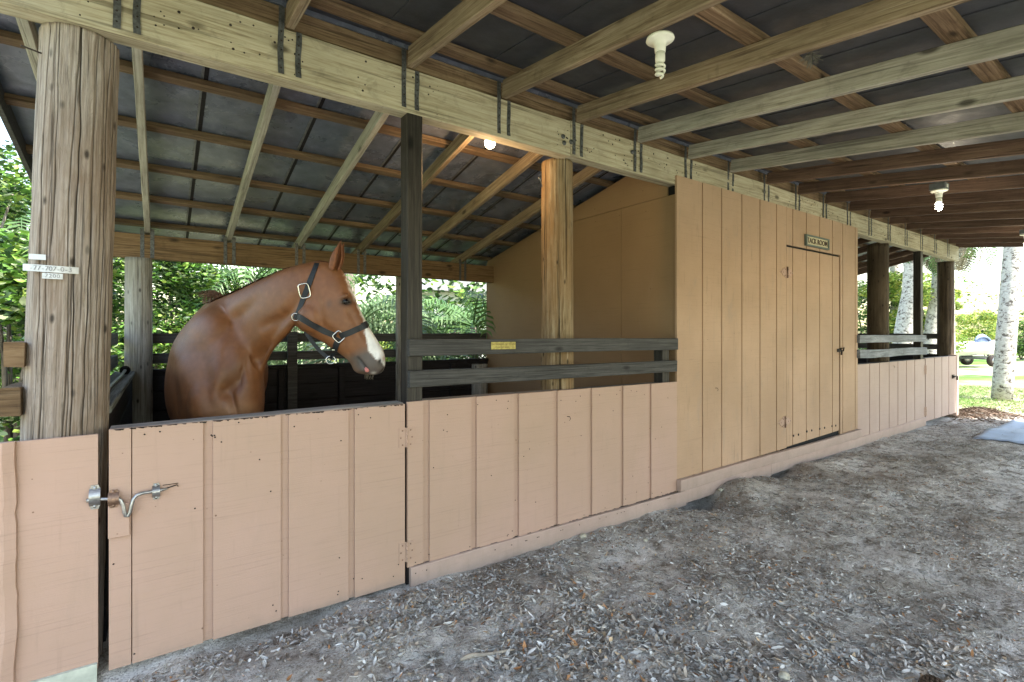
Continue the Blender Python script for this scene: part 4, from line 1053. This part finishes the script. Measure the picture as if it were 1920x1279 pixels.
# ------------------------------------------------------------------ leaf litter, twigs and small ground things
def scatter(name, P, Ls, Ws, cols, mat, flat=.35, label=None, cat=None):
    n = len(P); th = rng.uniform(0, 2*np.pi, n)
    a = np.c_[np.cos(th), np.sin(th), rng.normal(0, flat*.6, n)]; a /= np.linalg.norm(a, axis=1)[:, None]
    b = np.c_[-np.sin(th), np.cos(th), rng.normal(0, flat, n)]; b /= np.linalg.norm(b, axis=1)[:, None]
    nn = np.cross(a, b); curl = rng.uniform(-.12, .3, n)[:, None]*Ls[:, None]
    L = Ls[:, None]/2; W = Ws[:, None]/2
    V = np.stack([P-a*L+nn*curl*.6, P-a*L*.35+b*W*.9, P+a*L*.35+b*W*.8, P+a*L+nn*curl*.5, P+a*L*.35-b*W*.8, P-a*L*.35-b*W*.9, P-a*L*.35-nn*curl*.5, P+a*L*.35-nn*curl*.5], 1).reshape(-1, 3)
    F3 = np.array([[0, 1, 6], [0, 6, 5], [3, 7, 2], [3, 4, 7]]); F4 = np.array([[1, 2, 7, 6], [6, 7, 4, 5]])
    base_ = (np.arange(n)*8)[:, None, None]
    f3 = (F3[None]+base_).reshape(-1); f4 = (F4[None]+base_).reshape(-1)
    me = bpy.data.meshes.new(name); me.vertices.add(len(V)); me.vertices.foreach_set('co', V.ravel())
    lp_ = np.concatenate([f3, f4]); me.loops.add(len(lp_)); me.loops.foreach_set('vertex_index', lp_)
    npoly = 6*n; me.polygons.add(npoly)
    starts = np.concatenate([np.arange(4*n)*3, 12*n+np.arange(2*n)*4]); tot = np.concatenate([np.full(4*n, 3), np.full(2*n, 4)])
    me.polygons.foreach_set('loop_start', starts); me.polygons.foreach_set('loop_total', tot); me.polygons.foreach_set('use_smooth', np.ones(npoly, bool))
    me.update(calc_edges=True)
    cc = np.repeat(np.c_[cols, np.ones(n)], 8, 0).astype(np.float32)
    ca = me.color_attributes.new('Col', 'FLOAT_COLOR', 'POINT'); ca.data.foreach_set('color', cc.ravel())
    me.materials.append(mat); o = bpy.data.objects.new(name, me); C.objects.link(o); return o
def ground_pts(n, x0, x1, y0, y1, dens):
    out = []
    while len(out) < n:
        x, y = random.uniform(x0, x1), random.uniform(y0, y1)
        if random.random() < dens(x, y): out.append((x, y, gdirt(x, y)))
    return np.array(out)
def dens(x, y):
    v = .45+1.3*noise.noise(Vector((x*1.1, y*1.1, 4)))+.9*noise.noise(Vector((x*3.5, y*3.5, 9)))
    far = max(.15, min(1, 4.2/(1+math.hypot(x, y))))
    if y > 2.44: return 0
    return max(.06, min(1, v))*far**2
pal = np.array([(.48, .45, .41), (.60, .57, .53), (.34, .29, .24), (.70, .67, .62), (.42, .35, .28), (.20, .155, .12), (.46, .23, .10), (.58, .42, .26)])
pw = np.array([.22, .2, .17, .12, .13, .09, .03, .04]); pw /= pw.sum()
n = 70000; P = ground_pts(n, -1.2, 11, -1.2, 2.45, dens); P[:, 2] += rng.uniform(.002, .010, n)
k = rng.choice(len(pal), n, p=pw); cl = pal[k]*rng.uniform(.5, 1.12, n)[:, None]
big_ = np.clip(1.35-.30*np.hypot(P[:, 0]-1.2, P[:, 1]-.4), .55, 1.25)
lf = scatter('leaf_litter', P, (.012+.050*rng.uniform(0, 1, n)**2)*big_+.004, rng.uniform(.006, .020, n)*big_, cl, M['leaf'], .6)
tag(lf, 'grey and brown dead leaves scattered over the dirt', 'leaf litter', kind='stuff')
n = 40000; P = ground_pts(n, -1, 11, -1, 2.47, lambda x, y: min(1, max(.05, .5+1.0*noise.noise(Vector((x*1.4, y*1.4, 14)))))*min(1, (5/(1+math.hypot(x, y))))**1.2 if y < 2.46 else 0); P[:, 2] += rng.uniform(.002, .010, n)
cl = np.array([(.66, .62, .56)])*rng.uniform(.3, 1.15, n)[:, None]
tw_ = scatter('twig_litter', P, rng.uniform(.012, .065, n), rng.uniform(.0012, .003, n), cl, M['leaf'], .25)
tag(tw_, 'fine pale straw and twigs scattered over the dirt', 'twigs', kind='stuff')
# stick, pine cone, stones
p = [onp for onp in ()]
def onG(px, py):
    d = H/((py-626)/940); q = atD(px, py, d); return Vector((q.x, q.y, gdirt(q.x, q.y)))
a, b = onG(863, 1240), onG(962, 1226)
m_ = MB(); pts = [a.lerp(b, f)+Vector((0, .01*math.sin(f*5), .010+.004*math.sin(f*9))) for f in np.linspace(0, 1, 9)]; m_.tube(pts, [.006, .009, .010, .008, .008, .007, .006, .005, .002], 8)
thing_mesh(m_, 'stick', plain('bleached_stick', (.42, .35, .27), .8), 'pale broken stick lying on the dirt at bottom centre', 'stick')
c_ = onG(1745, 1282)+Vector((0, 0, .022)); m_ = MB()
m_.lathe([(.001, -.04), (.013, -.03), (.018, 0), (.013, .03), (.001, .04)], c_, 12, 0, Vector((1, -.4, .1)).normalized())
q = Vector((1, -.4, .1)).normalized().to_track_quat('Z', 'Y')
for i in range(90):
    t_ = i/89; an = i*2.399; r0 = .018*math.sin(math.pi*(.12+.8*t_))+.006; zz = -.042+.085*t_
    o_ = Vector((math.cos(an), math.sin(an), 0)); s2 = Vector((-math.sin(an), math.cos(an), 0))
    A = c_+q@(o_*r0*.7+Vector((0, 0, zz))); B = c_+q@(o_*(r0*1.7)+Vector((0, 0, zz+.008)))
    m_.add([A+q@s2*.003, A-q@s2*.003, B-q@s2*.008, B+q@(Vector((0, 0, .004))), B+q@s2*.008, B-q@Vector((0, 0, .003))], [(0, 1, 2, 3, 4), (1, 0, 4, 5, 2), (2, 5, 4, 3)], 0)
thing_mesh(m_, 'pine_cone', plain('pine_cone_brown', (.07, .042, .024), .7), 'dark pine cone at the bottom edge of the dirt', 'pine cone')
for i, (px, py, s_, lab) in enumerate(((1470, 1256, .020, 'cream pebble on the dirt at the bottom, largest of the pebbles'), (1093, 1000, .022, 'mossy pale stone near the stall wall skirting'), (1210, 1002, .015, 'small pale pebble right of the mossy stone by the wall'), (1352, 920, .02, 'pebble on the soil heap by the scraped hollow'))):
    c_ = onG(px, py)+Vector((0, 0, s_*.35)); m_ = MB(); vs = []
    bm = bmesh.new(); bmesh.ops.create_icosphere(bm, subdivisions=3, radius=s_)
    vs = [Vector((v.co.x*1.3, v.co.y, v.co.z*.7))*(1+.25*noise.noise(v.co*45+Vector((i*5, 0, 0))))+c_ for v in bm.verts]; fs = [tuple(v.index for v in f.verts) for f in bm.faces]; bm.free()
    m_.add(vs, fs, 0, True); thing_mesh(m_, 'pebble', plain('pale_stone', (.48, .44, .34), .8, 0, 80, .4), lab, 'stone', 'pebbles on the dirt')
# pale flat mat at the right edge
mm = MB(); cs = [onG(1826, 822), onG(1862, 806), onG(1912, 789), onG(2010, 800), onG(1990, 842), onG(1900, 829)]
n = 14; vs = []
A0, A1, A2, A3 = onG(1822, 824), onG(1905, 788), onG(2080, 798), onG(1960, 838)
for i in range(n+1):
    for j in range(n+1):
        q_ = A0.lerp(A1, j/n).lerp(A3.lerp(A2, j/n), i/n); q_.x += .03*noise.noise(Vector((i, j, 1))*.5); q_.z = gdirt(q_.x, q_.y)+.012+.008*noise.noise(Vector((q_.x*4, q_.y*4, 0))); vs.append(q_)
fs = [(i*(n+1)+j, i*(n+1)+j+1, (i+1)*(n+1)+j+1, (i+1)*(n+1)+j) for i in range(n) for j in range(n)]
mm.add(vs, fs, 0, True); mt = thing_mesh(mm, 'tarp', plain('pale_blue_tarp', (.34, .40, .52), .5, 0, 9, .25), 'pale blue tarp lying flat on the dirt near the right edge', 'tarp')
md = mt.modifiers.new('s', 'SOLIDIFY'); md.thickness = .004
# straw heap by the far gate post
cpt = onG(1838, 775); n = 1800
P = np.c_[rng.normal(cpt.x, .42, n), rng.normal(cpt.y, .22, n), np.zeros(n)]; P[:, 2] = [gdirt(x, y)+max(0, .10*math.exp(-(((x-cpt.x)/.5)**2+((y-cpt.y)/.28)**2)))+random.uniform(0, .02) for x, y in P[:, :2]]
sh = scatter('straw_heap', P, rng.uniform(.05, .16, n), rng.uniform(.003, .006, n), np.array([(.20, .14, .10)])*rng.uniform(.5, 1.5, n)[:, None], M['leaf'], .5)
tag(sh, 'heap of brown pine straw at the foot of the far gate post', 'straw heap')

# ------------------------------------------------------------------ plants and things beyond
def leaves(name, centres, radii, n, size, cols, parent=None, mat=None, droop=.7):
    cen = np.array(centres, float); rad = np.array(radii, float)
    k = rng.integers(0, len(cen), n); v = rng.normal(0, 1, (n, 3)); v /= np.linalg.norm(v, axis=1)[:, None]
    P = cen[k]+v*rad[k]*(rng.uniform(.35, 1.0, n)**.5)[:, None]; P[:, 2] = np.maximum(P[:, 2], .02)
    cl = np.array(cols)[rng.integers(0, len(cols), n)]*rng.uniform(.7, 1.25, n)[:, None]
    o = scatter(name, P, rng.uniform(.6, 1.3, n)*size, rng.uniform(.35, .7, n)*size, cl, mat or M['green'], droop)
    adopt(o, parent); return o
GR = [(.07, .16, .025), (.12, .25, .04), (.18, .32, .05), (.04, .09, .02), (.26, .36, .07), (.40, .47, .26), (.03, .065, .018), (.04, .08, .03)]  # palest tone paints leaf glints, darkest ones the shaded inside
GD = [(.03, .07, .015), (.05, .10, .02), (.02, .045, .01)]
GY = [(.26, .36, .07), (.42, .44, .10), (.16, .26, .05)]
def shrub(x, y, h, w, n, size, cols, label, cat='shrub', group=None, stems=6, seed=0):
    rs = random.Random(seed); e = empty(cat.replace(' ', '_'), (x, y, 0), label, cat, group)
    cs = []; rd = []
    m = MB()
    for i in range(stems*3):
        a = rs.uniform(0, 6.28); rr = w*rs.uniform(.1, .8); zz = h*rs.uniform(.18, .92); c_ = (x+rr*math.cos(a), y+rr*math.sin(a), zz)
        cs.append(c_); q = rs.uniform(.18, .36)*w; rd.append((q*1.2, q*1.2, q*.8))
        if i % 3 == 0: m.tube([(x+rr*.1*math.cos(a), y+rr*.1*math.sin(a), 0), (x+rr*.45*math.cos(a), y+rr*.45*math.sin(a), zz*.6), c_], [.03, .02, .008], 6)
    m.build('stem', M['bark'], e); leaves('foliage', cs, rd, n, size, cols, e); return e
def frond(m, base, az, el, L, droop, nl=24, ll=.42, w=.040, cols=None):
    pts = []; p = Vector(base); e = el
    for i in range(13):
        pts.append(p.copy()); st = L/12; p = p+Vector((math.cos(az)*math.cos(e), math.sin(az)*math.cos(e), math.sin(e)))*st; e -= droop/12*(1+i*.12)
    m.tube(pts, [.016-.0011*i for i in range(13)], 5, 0, False)
    for i in range(nl):
        f = .12+.86*i/nl; a = f*12; j = min(11, int(a)); q = pts[j].lerp(pts[j+1], a-j); t = (pts[j+1]-pts[j]).normalized()
        side = t.cross(Vector((0, 0, 1))); side = side.normalized() if side.length > .01 else Vector((1, 0, 0)); up = side.cross(t)
        l_ = ll*math.sin(math.pi*(f*.8+.15))*random.uniform(.85, 1.1)
        for s_ in (-1, 1):
            d1 = (side*s_*.85+t*.55+up*.25).normalized(); mid = q+d1*l_*.55; end = mid+(d1*.6+Vector((0, 0, -.75+random.uniform(-.2, .2)))).normalized()*l_*.5
            n_ = d1.cross(t).normalized(); ww = w*.5
            wd = t*ww
            m.add([q-wd*.5, q+wd*.5, mid+wd, mid-wd, end], [(0, 1, 2, 3), (3, 2, 4)], 0)
def greenmat(name, a, b, tr=.3):
    s = NT(name); f = s.noise(s.coord((1, 1, 1), False), 3.0, 4); c = s.mix(s.ramp(f, [(.35, 0.0), (.65, 1.0)]), a, b)
    m = s.out(c, .42, spec=.45); t_ = s.n('ShaderNodeBsdfTranslucent'); mx = s.n('ShaderNodeMixShader'); mx.inputs[0].default_value = tr
    s.l(c, t_.inputs[0]); s.l(s.b.outputs[0], mx.inputs[1]); s.l(t_.outputs[0], mx.inputs[2]); s.l(mx.outputs[0], s.t.nodes['Material Output'].inputs[0]); return m
M['frond'] = greenmat('palm_frond_green', (.05, .12, .03), (.15, .25, .08)); M['frondpale'] = greenmat('pale_palm_frond', (.11, .19, .07), (.27, .36, .19)); M['dead'] = plain('dead_frond', (.26, .22, .16), .9)
def palm(x, y, hgt, tr, nf, L, label, cat='palm tree', group=None, trunks=1, mat='frond', bark='palmbark', lean=(0, 0), el=(.2, 1.3), dead=0, ll=.38, seed=1):
    random.seed(seed); e = empty('palm_tree', (x, y, 0), label, cat, group)
    for t_ in range(trunks):
        ox, oy = (0, 0) if trunks == 1 else (random.uniform(-.5, .5), random.uniform(-.5, .5)); hh = hgt*random.uniform(.7, 1.05) if trunks > 1 else hgt
        m = MB(); k = 16; pts = [(x+ox+lean[0]*(i/k)**1.3, y+oy+lean[1]*(i/k), hh*i/k-.05) for i in range(k+1)]
        m.tube(pts, [tr*(1.15-.25*i/k+.03*random.random()) for i in range(k+1)], 20); m.build('trunk', M[bark], e)
        top_ = Vector(pts[-1]); m = MB()
        for i in range(nf): frond(m, top_, i*2.399+random.uniform(-.3, .3), random.uniform(*el), L*random.uniform(.8, 1.1), random.uniform(1.2, 2.2), ll=ll)
        m.build('crown', M[mat], e)
        if dead:
            m = MB()
            for i in range(dead): frond(m, top_-Vector((0, 0, .1)), i*2.399, random.uniform(-.8, -.3), L*.7, 1.2, 24, .3)
            m.build('dead_fronds', M['dead'], e)
    return e
def ray(px, Y): u = (px-960)/940; d = Y/(FW.y+u*RT.y); return d*(FW.x+u*RT.x), Y
def rayd(px, d): u = (px-960)/940; q = FW*d+RT*u*d; return q.x, q.y
S = [  # px, depth, height, width, leaves, leaf size, palette, label
 (20, 4.6, 2.3, 1.0, 6000, .10, GR, 'bright green leafy bush at the left edge behind the timber rails'),
 (-90, 5.8, 3.8, 1.5, 9000, .09, GR, 'tall green bush beyond the left edge, highest of the left bushes'),
 (225, 7.0, 2.9, 1.3, 9500, .09, GR, 'bright green bush seen between the big pole and the grey corner pole'),
 (335, 7.6, 2.7, 1.1, 8000, .09, GR, 'bright green bush right of the grey corner pole'),
 (130, 9.5, 4.2, 2.0, 9000, .11, GD, 'dark bush standing behind the bright bushes'),
 (470, 11.0, 1.9, 1.2, 3500, .12, GD, 'low bush between the palms behind the horse'),
 (720, 10.5, 1.5, 1.3, 5000, .10, GY, 'yellow-green low bush under the pale palms')]
for i, (px, d, h, w, n, sz, cols, lab) in enumerate(S):
    x, y = rayd(px, d); shrub(x, y, h, w, n, sz, cols, lab, 'shrub', 'bushes behind the stable', 6, i+3)
x, y = rayd(12, 2.75); shrub(x-.12, y+.05, .98, .25, 260, .07, GR, 'small plant poking up behind the left peach panel', 'plant', None, 4, 50)
PL = [(430, 8.4, 2.4, .12, 15, 2.4, 2, 'frond', 'dark clump palm behind the horse neck'),
      (585, 10.5, 3.4, .16, 14, 2.3, 1, 'frond', 'palm with a grey trunk behind the horse head'),
      (690, 7.6, 1.5, .07, 11, 2.0, 3, 'frondpale', 'pale arching clump palm just right of the horse face'),
      (835, 7.8, 1.5, .06, 12, 1.9, 3, 'frond', 'green clump palm seen right of the black post'),
      (30, 9.0, 3.6, .15, 16, 2.3, 1, 'frond', 'palm above the bushes at the left edge')]
for i, (px, d, h, tr, nf, L, tk, mt_, lab) in enumerate(PL):
    x, y = rayd(px, d); palm(x, y, h, tr, nf, L, lab, 'palm tree', 'palms behind the stable', tk, mt_, 'bark', dead=3 if i < 4 else 0, el=(-.1, 1.05), ll=.46, seed=20+i)
# distant wood behind everything
def woodline(name, pts, h, w, n, cols, label):
    cs = []; rd = []
    for (x, y) in pts:
        for k in range(7):
            cs.append((x+random.uniform(-1, 1)*w, y+random.uniform(-1, 1)*w, random.uniform(.08, 1)*h)); rd.append((w*.7, w*.7, h*.16))
    o = leaves(name, cs, rd, n, .30, cols); return tag(o, label, 'woodland', kind='stuff')
random.seed(5)
woodline('far_wood', [rayd(px, 17+3*math.sin(px)) for px in range(-220, 960, 110)], 4.5, 1.3, 7000, GD+GR, 'dense dark woodland far behind the stable')
woodline('far_garden_wood', [rayd(px, 44+5*math.sin(px)) for px in range(1560, 2500, 90)], 5.0, 3.0, 9000, GY+GR, 'pale hedge far across the lawn')
# trunks behind
for i, (px, d, r_, h, lab) in enumerate(((528, 13, .22, 6, 'pinkish grey trunk behind the horse neck'), (660, 14, .16, 6, 'slim trunk behind the horse forehead'))):
    x, y = rayd(px, d); e = empty('tree', (x, y, 0), lab, 'tree', 'trees behind the stable'); m = MB(); m.tube([(x+.1*math.sin(k*.9), y, h*k/10-.05) for k in range(11)], [r_*(1.1-.04*k) for k in range(11)], 14); m.build('trunk', M['bark'], e)
    leaves('crown', [(x+random.uniform(-1.3, 1.3), y+random.uniform(-1, 1), h+random.uniform(-.6, 1.2)) for _ in range(9)], [(.7, .7, .45)]*9, 4000, .14, GR, e)
# pale outbuilding seen at the right end of the stall opening
x, y = rayd(925, 20); hs = empty('house', (x, y, 0), 'white building glimpsed between palm and tack room wall', 'house')
MB().box((x-2.6, y, 0), (x+4, y+4, 2.9)).build('wall', plain('white_wall', (.75, .75, .72), .7, 0, 3, .1), hs)
MB().prism([(x-3.1, 2.9), (x+4.5, 2.9), (x+.7, 4.4)], y-.4, y+4.4, 0, 'y').build('roof', plain('grey_roof', (.3, .3, .3), .8), hs)
m = MB(); m.box((x-2.0, y-.03, 1.0), (x-1.1, y-.001, 2.1)); m.build('window', plain('dark_window', (.04, .05, .05), .15), hs)

# ---- right-hand garden
PR = [(1868, 10.3, 6.5, .165, 18, 2.2, (.75, .2), 'leaning pale speckled palm trunk on the lawn at the right')]
x, y = rayd(1878, 10.2); palm(x, y, 6.5, .145, 18, 2.2, 'leaning pale speckled palm on the sunlit lawn at the right', lean=(.42, -.30), dead=6, seed=31)
x, y = rayd(1776, 12.5); palm(x, y, 4.1, .14, 20, 1.9, 'shorter palm whose drooping fronds hang past the far roof end', dead=14, el=(-.5, .8), seed=32)
SR = [(1625, 15, 3.2, 1.3, 6000, .11, GR, 'green bush seen left of the dark far pole'),
      (1690, 14, 3.4, 1.1, 4500, .11, GY, 'yellow-green bush between the dark far pole and the square post'),
      (1745, 16, 3.4, 1.2, 4500, .11, GY, 'light bush between the square post and the end pole'),
      (1800, 25, 3.6, 1.5, 4500, .13, GY, 'yellow bush right of the end pole behind the boat'),
      (1850, 30, 2.6, 1.5, 3500, .13, GY, 'low yellow bush left of the leaning palm'),
      (1915, 26, 2.0, 1.4, 3500, .13, GR, 'low bush right of the leaning palm')]
for i, (px, d, h, w, n, sz, cols, lab) in enumerate(SR):
    x, y = rayd(px, d); shrub(x, y, h, w, n, sz, cols, lab, 'shrub', 'bushes in the garden beyond the far stall', 5, i+70)
for i, (px, d, r_, h, ln, lab) in enumerate(((1700, 12.5, .20, 6, .2, 'broad pale trunk between the far pole and square post'), (1684, 15, .13, 6, -.9, 'leaning pale trunk behind the far stall rails'), (1752, 13.5, .17, 6, .1, 'pale trunk between the square post and the end pole'), (1640, 18, .16, 6, .1, 'slim pale trunk farthest behind the far stall'))):
    x, y = rayd(px, d); e = empty('tree', (x, y, 0), lab, 'tree', 'trees beyond the far stall'); m = MB(); m.tube([(x+ln*k/10, y+.1*math.sin(k), h*k/10-.05) for k in range(11)], [r_*(1.15-.04*k) for k in range(11)], 14); m.build('trunk', M['palmbark'], e)
    leaves('crown', [(x+random.uniform(-1.3, 1.3), y+random.uniform(-1, 1), h+random.uniform(-.6, 1.2)) for _ in range(9)], [(.7, .7, .45)]*9, 3500, .14, GY, e)
# boat on trailer
bx, by = rayd(1812, 20.5); bo = empty('boat', (bx, by, 0), 'small white boat on a trailer parked on the lawn beside the end pole', 'boat')
m = MB(); n = 14; vs = []
for i in range(n+1):
    f = i/n; l = (f-.5)*3.2; w = .62*math.sin(math.pi*min(1, .28+f*.72))**.7*(1 if f < .9 else 1-(f-.9)*5)+.02
    for a, b in ((-1, .95), (-.92, .62), (-.35, .42), (.35, .42), (.92, .62), (1, .95), (.9, .93), (.8, .66), (-.8, .66), (-.9, .93)):
        vs.append(Vector((bx, by, 0))+RT*l+FW*(a*w)+Vector((0, 0, b+.12*f*f)))
fs = [(i*10+j, i*10+(j+1) % 10, (i+1)*10+(j+1) % 10, (i+1)*10+j) for i in range(n) for j in range(10)]+[tuple(range(10)), tuple(n*10+j for j in range(9, -1, -1))]
m.add(vs, fs); m.build('hull', plain('white_hull', (.80, .84, .84), .35, 0, 4, .25), bo)
MB().tube([Vector((bx, by, 1.02))+RT*.25+FW*-.45+Vector((0, 0, .18*math.sin(t_)))+RT*.30*math.cos(t_) for t_ in np.linspace(0, 2*math.pi, 25)], .035, 8, 0, False).lathe([(0, 0), (.29, 0), (.29, .02), (0, .02)], Vector((bx, by, 1.02))+RT*.25+FW*-.42, 20, 0, Vector(FW)).build('spare_ring', plain('blue_ring', (.22, .28, .45), .5), bo)
MB().tube([Vector((bx, by, .36))+RT*-2.4, Vector((bx, by, .36))+RT*1.2], .035, 8).box((bx-.2, by-.6, .30), (bx+.1, by+.6, .36)).build('trailer_frame', M['galv'], bo)
for s_ in (-.6, .6):
    c_ = Vector((bx, by, .25))+RT*.55+FW*s_; w_ = MB().lathe([(.13, -.06), (.24, -.07), (.25, 0), (.24, .07), (.13, .06)], c_, 22, 0, Vector(FW)).build('wheel', M['nail'], bo)
    MB().lathe([(0, -.05), (.13, -.055), (.13, .055), (0, .05)], c_, 18, 0, Vector(FW)).build('rim', M['steel'], w_)
# grass blades at the lawn edge near the dirt
n = 14000; P = np.c_[rng.uniform(11.4, 17, n), rng.uniform(-1.5, 6, n), np.zeros(n)]; P[:, 2] = [lawnz(x, y)+.03 for x, y in P[:, :2]]
cl = np.array([(.13, .25, .04), (.22, .33, .08), (.35, .34, .16)])[rng.integers(0, 3, n)]
gb = scatter('grass', P, rng.uniform(.05, .11, n), rng.uniform(.006, .012, n), cl, M['green'], 1.6); tag(gb, 'short bright grass at the edge of the dirt', 'grass', kind='stuff')
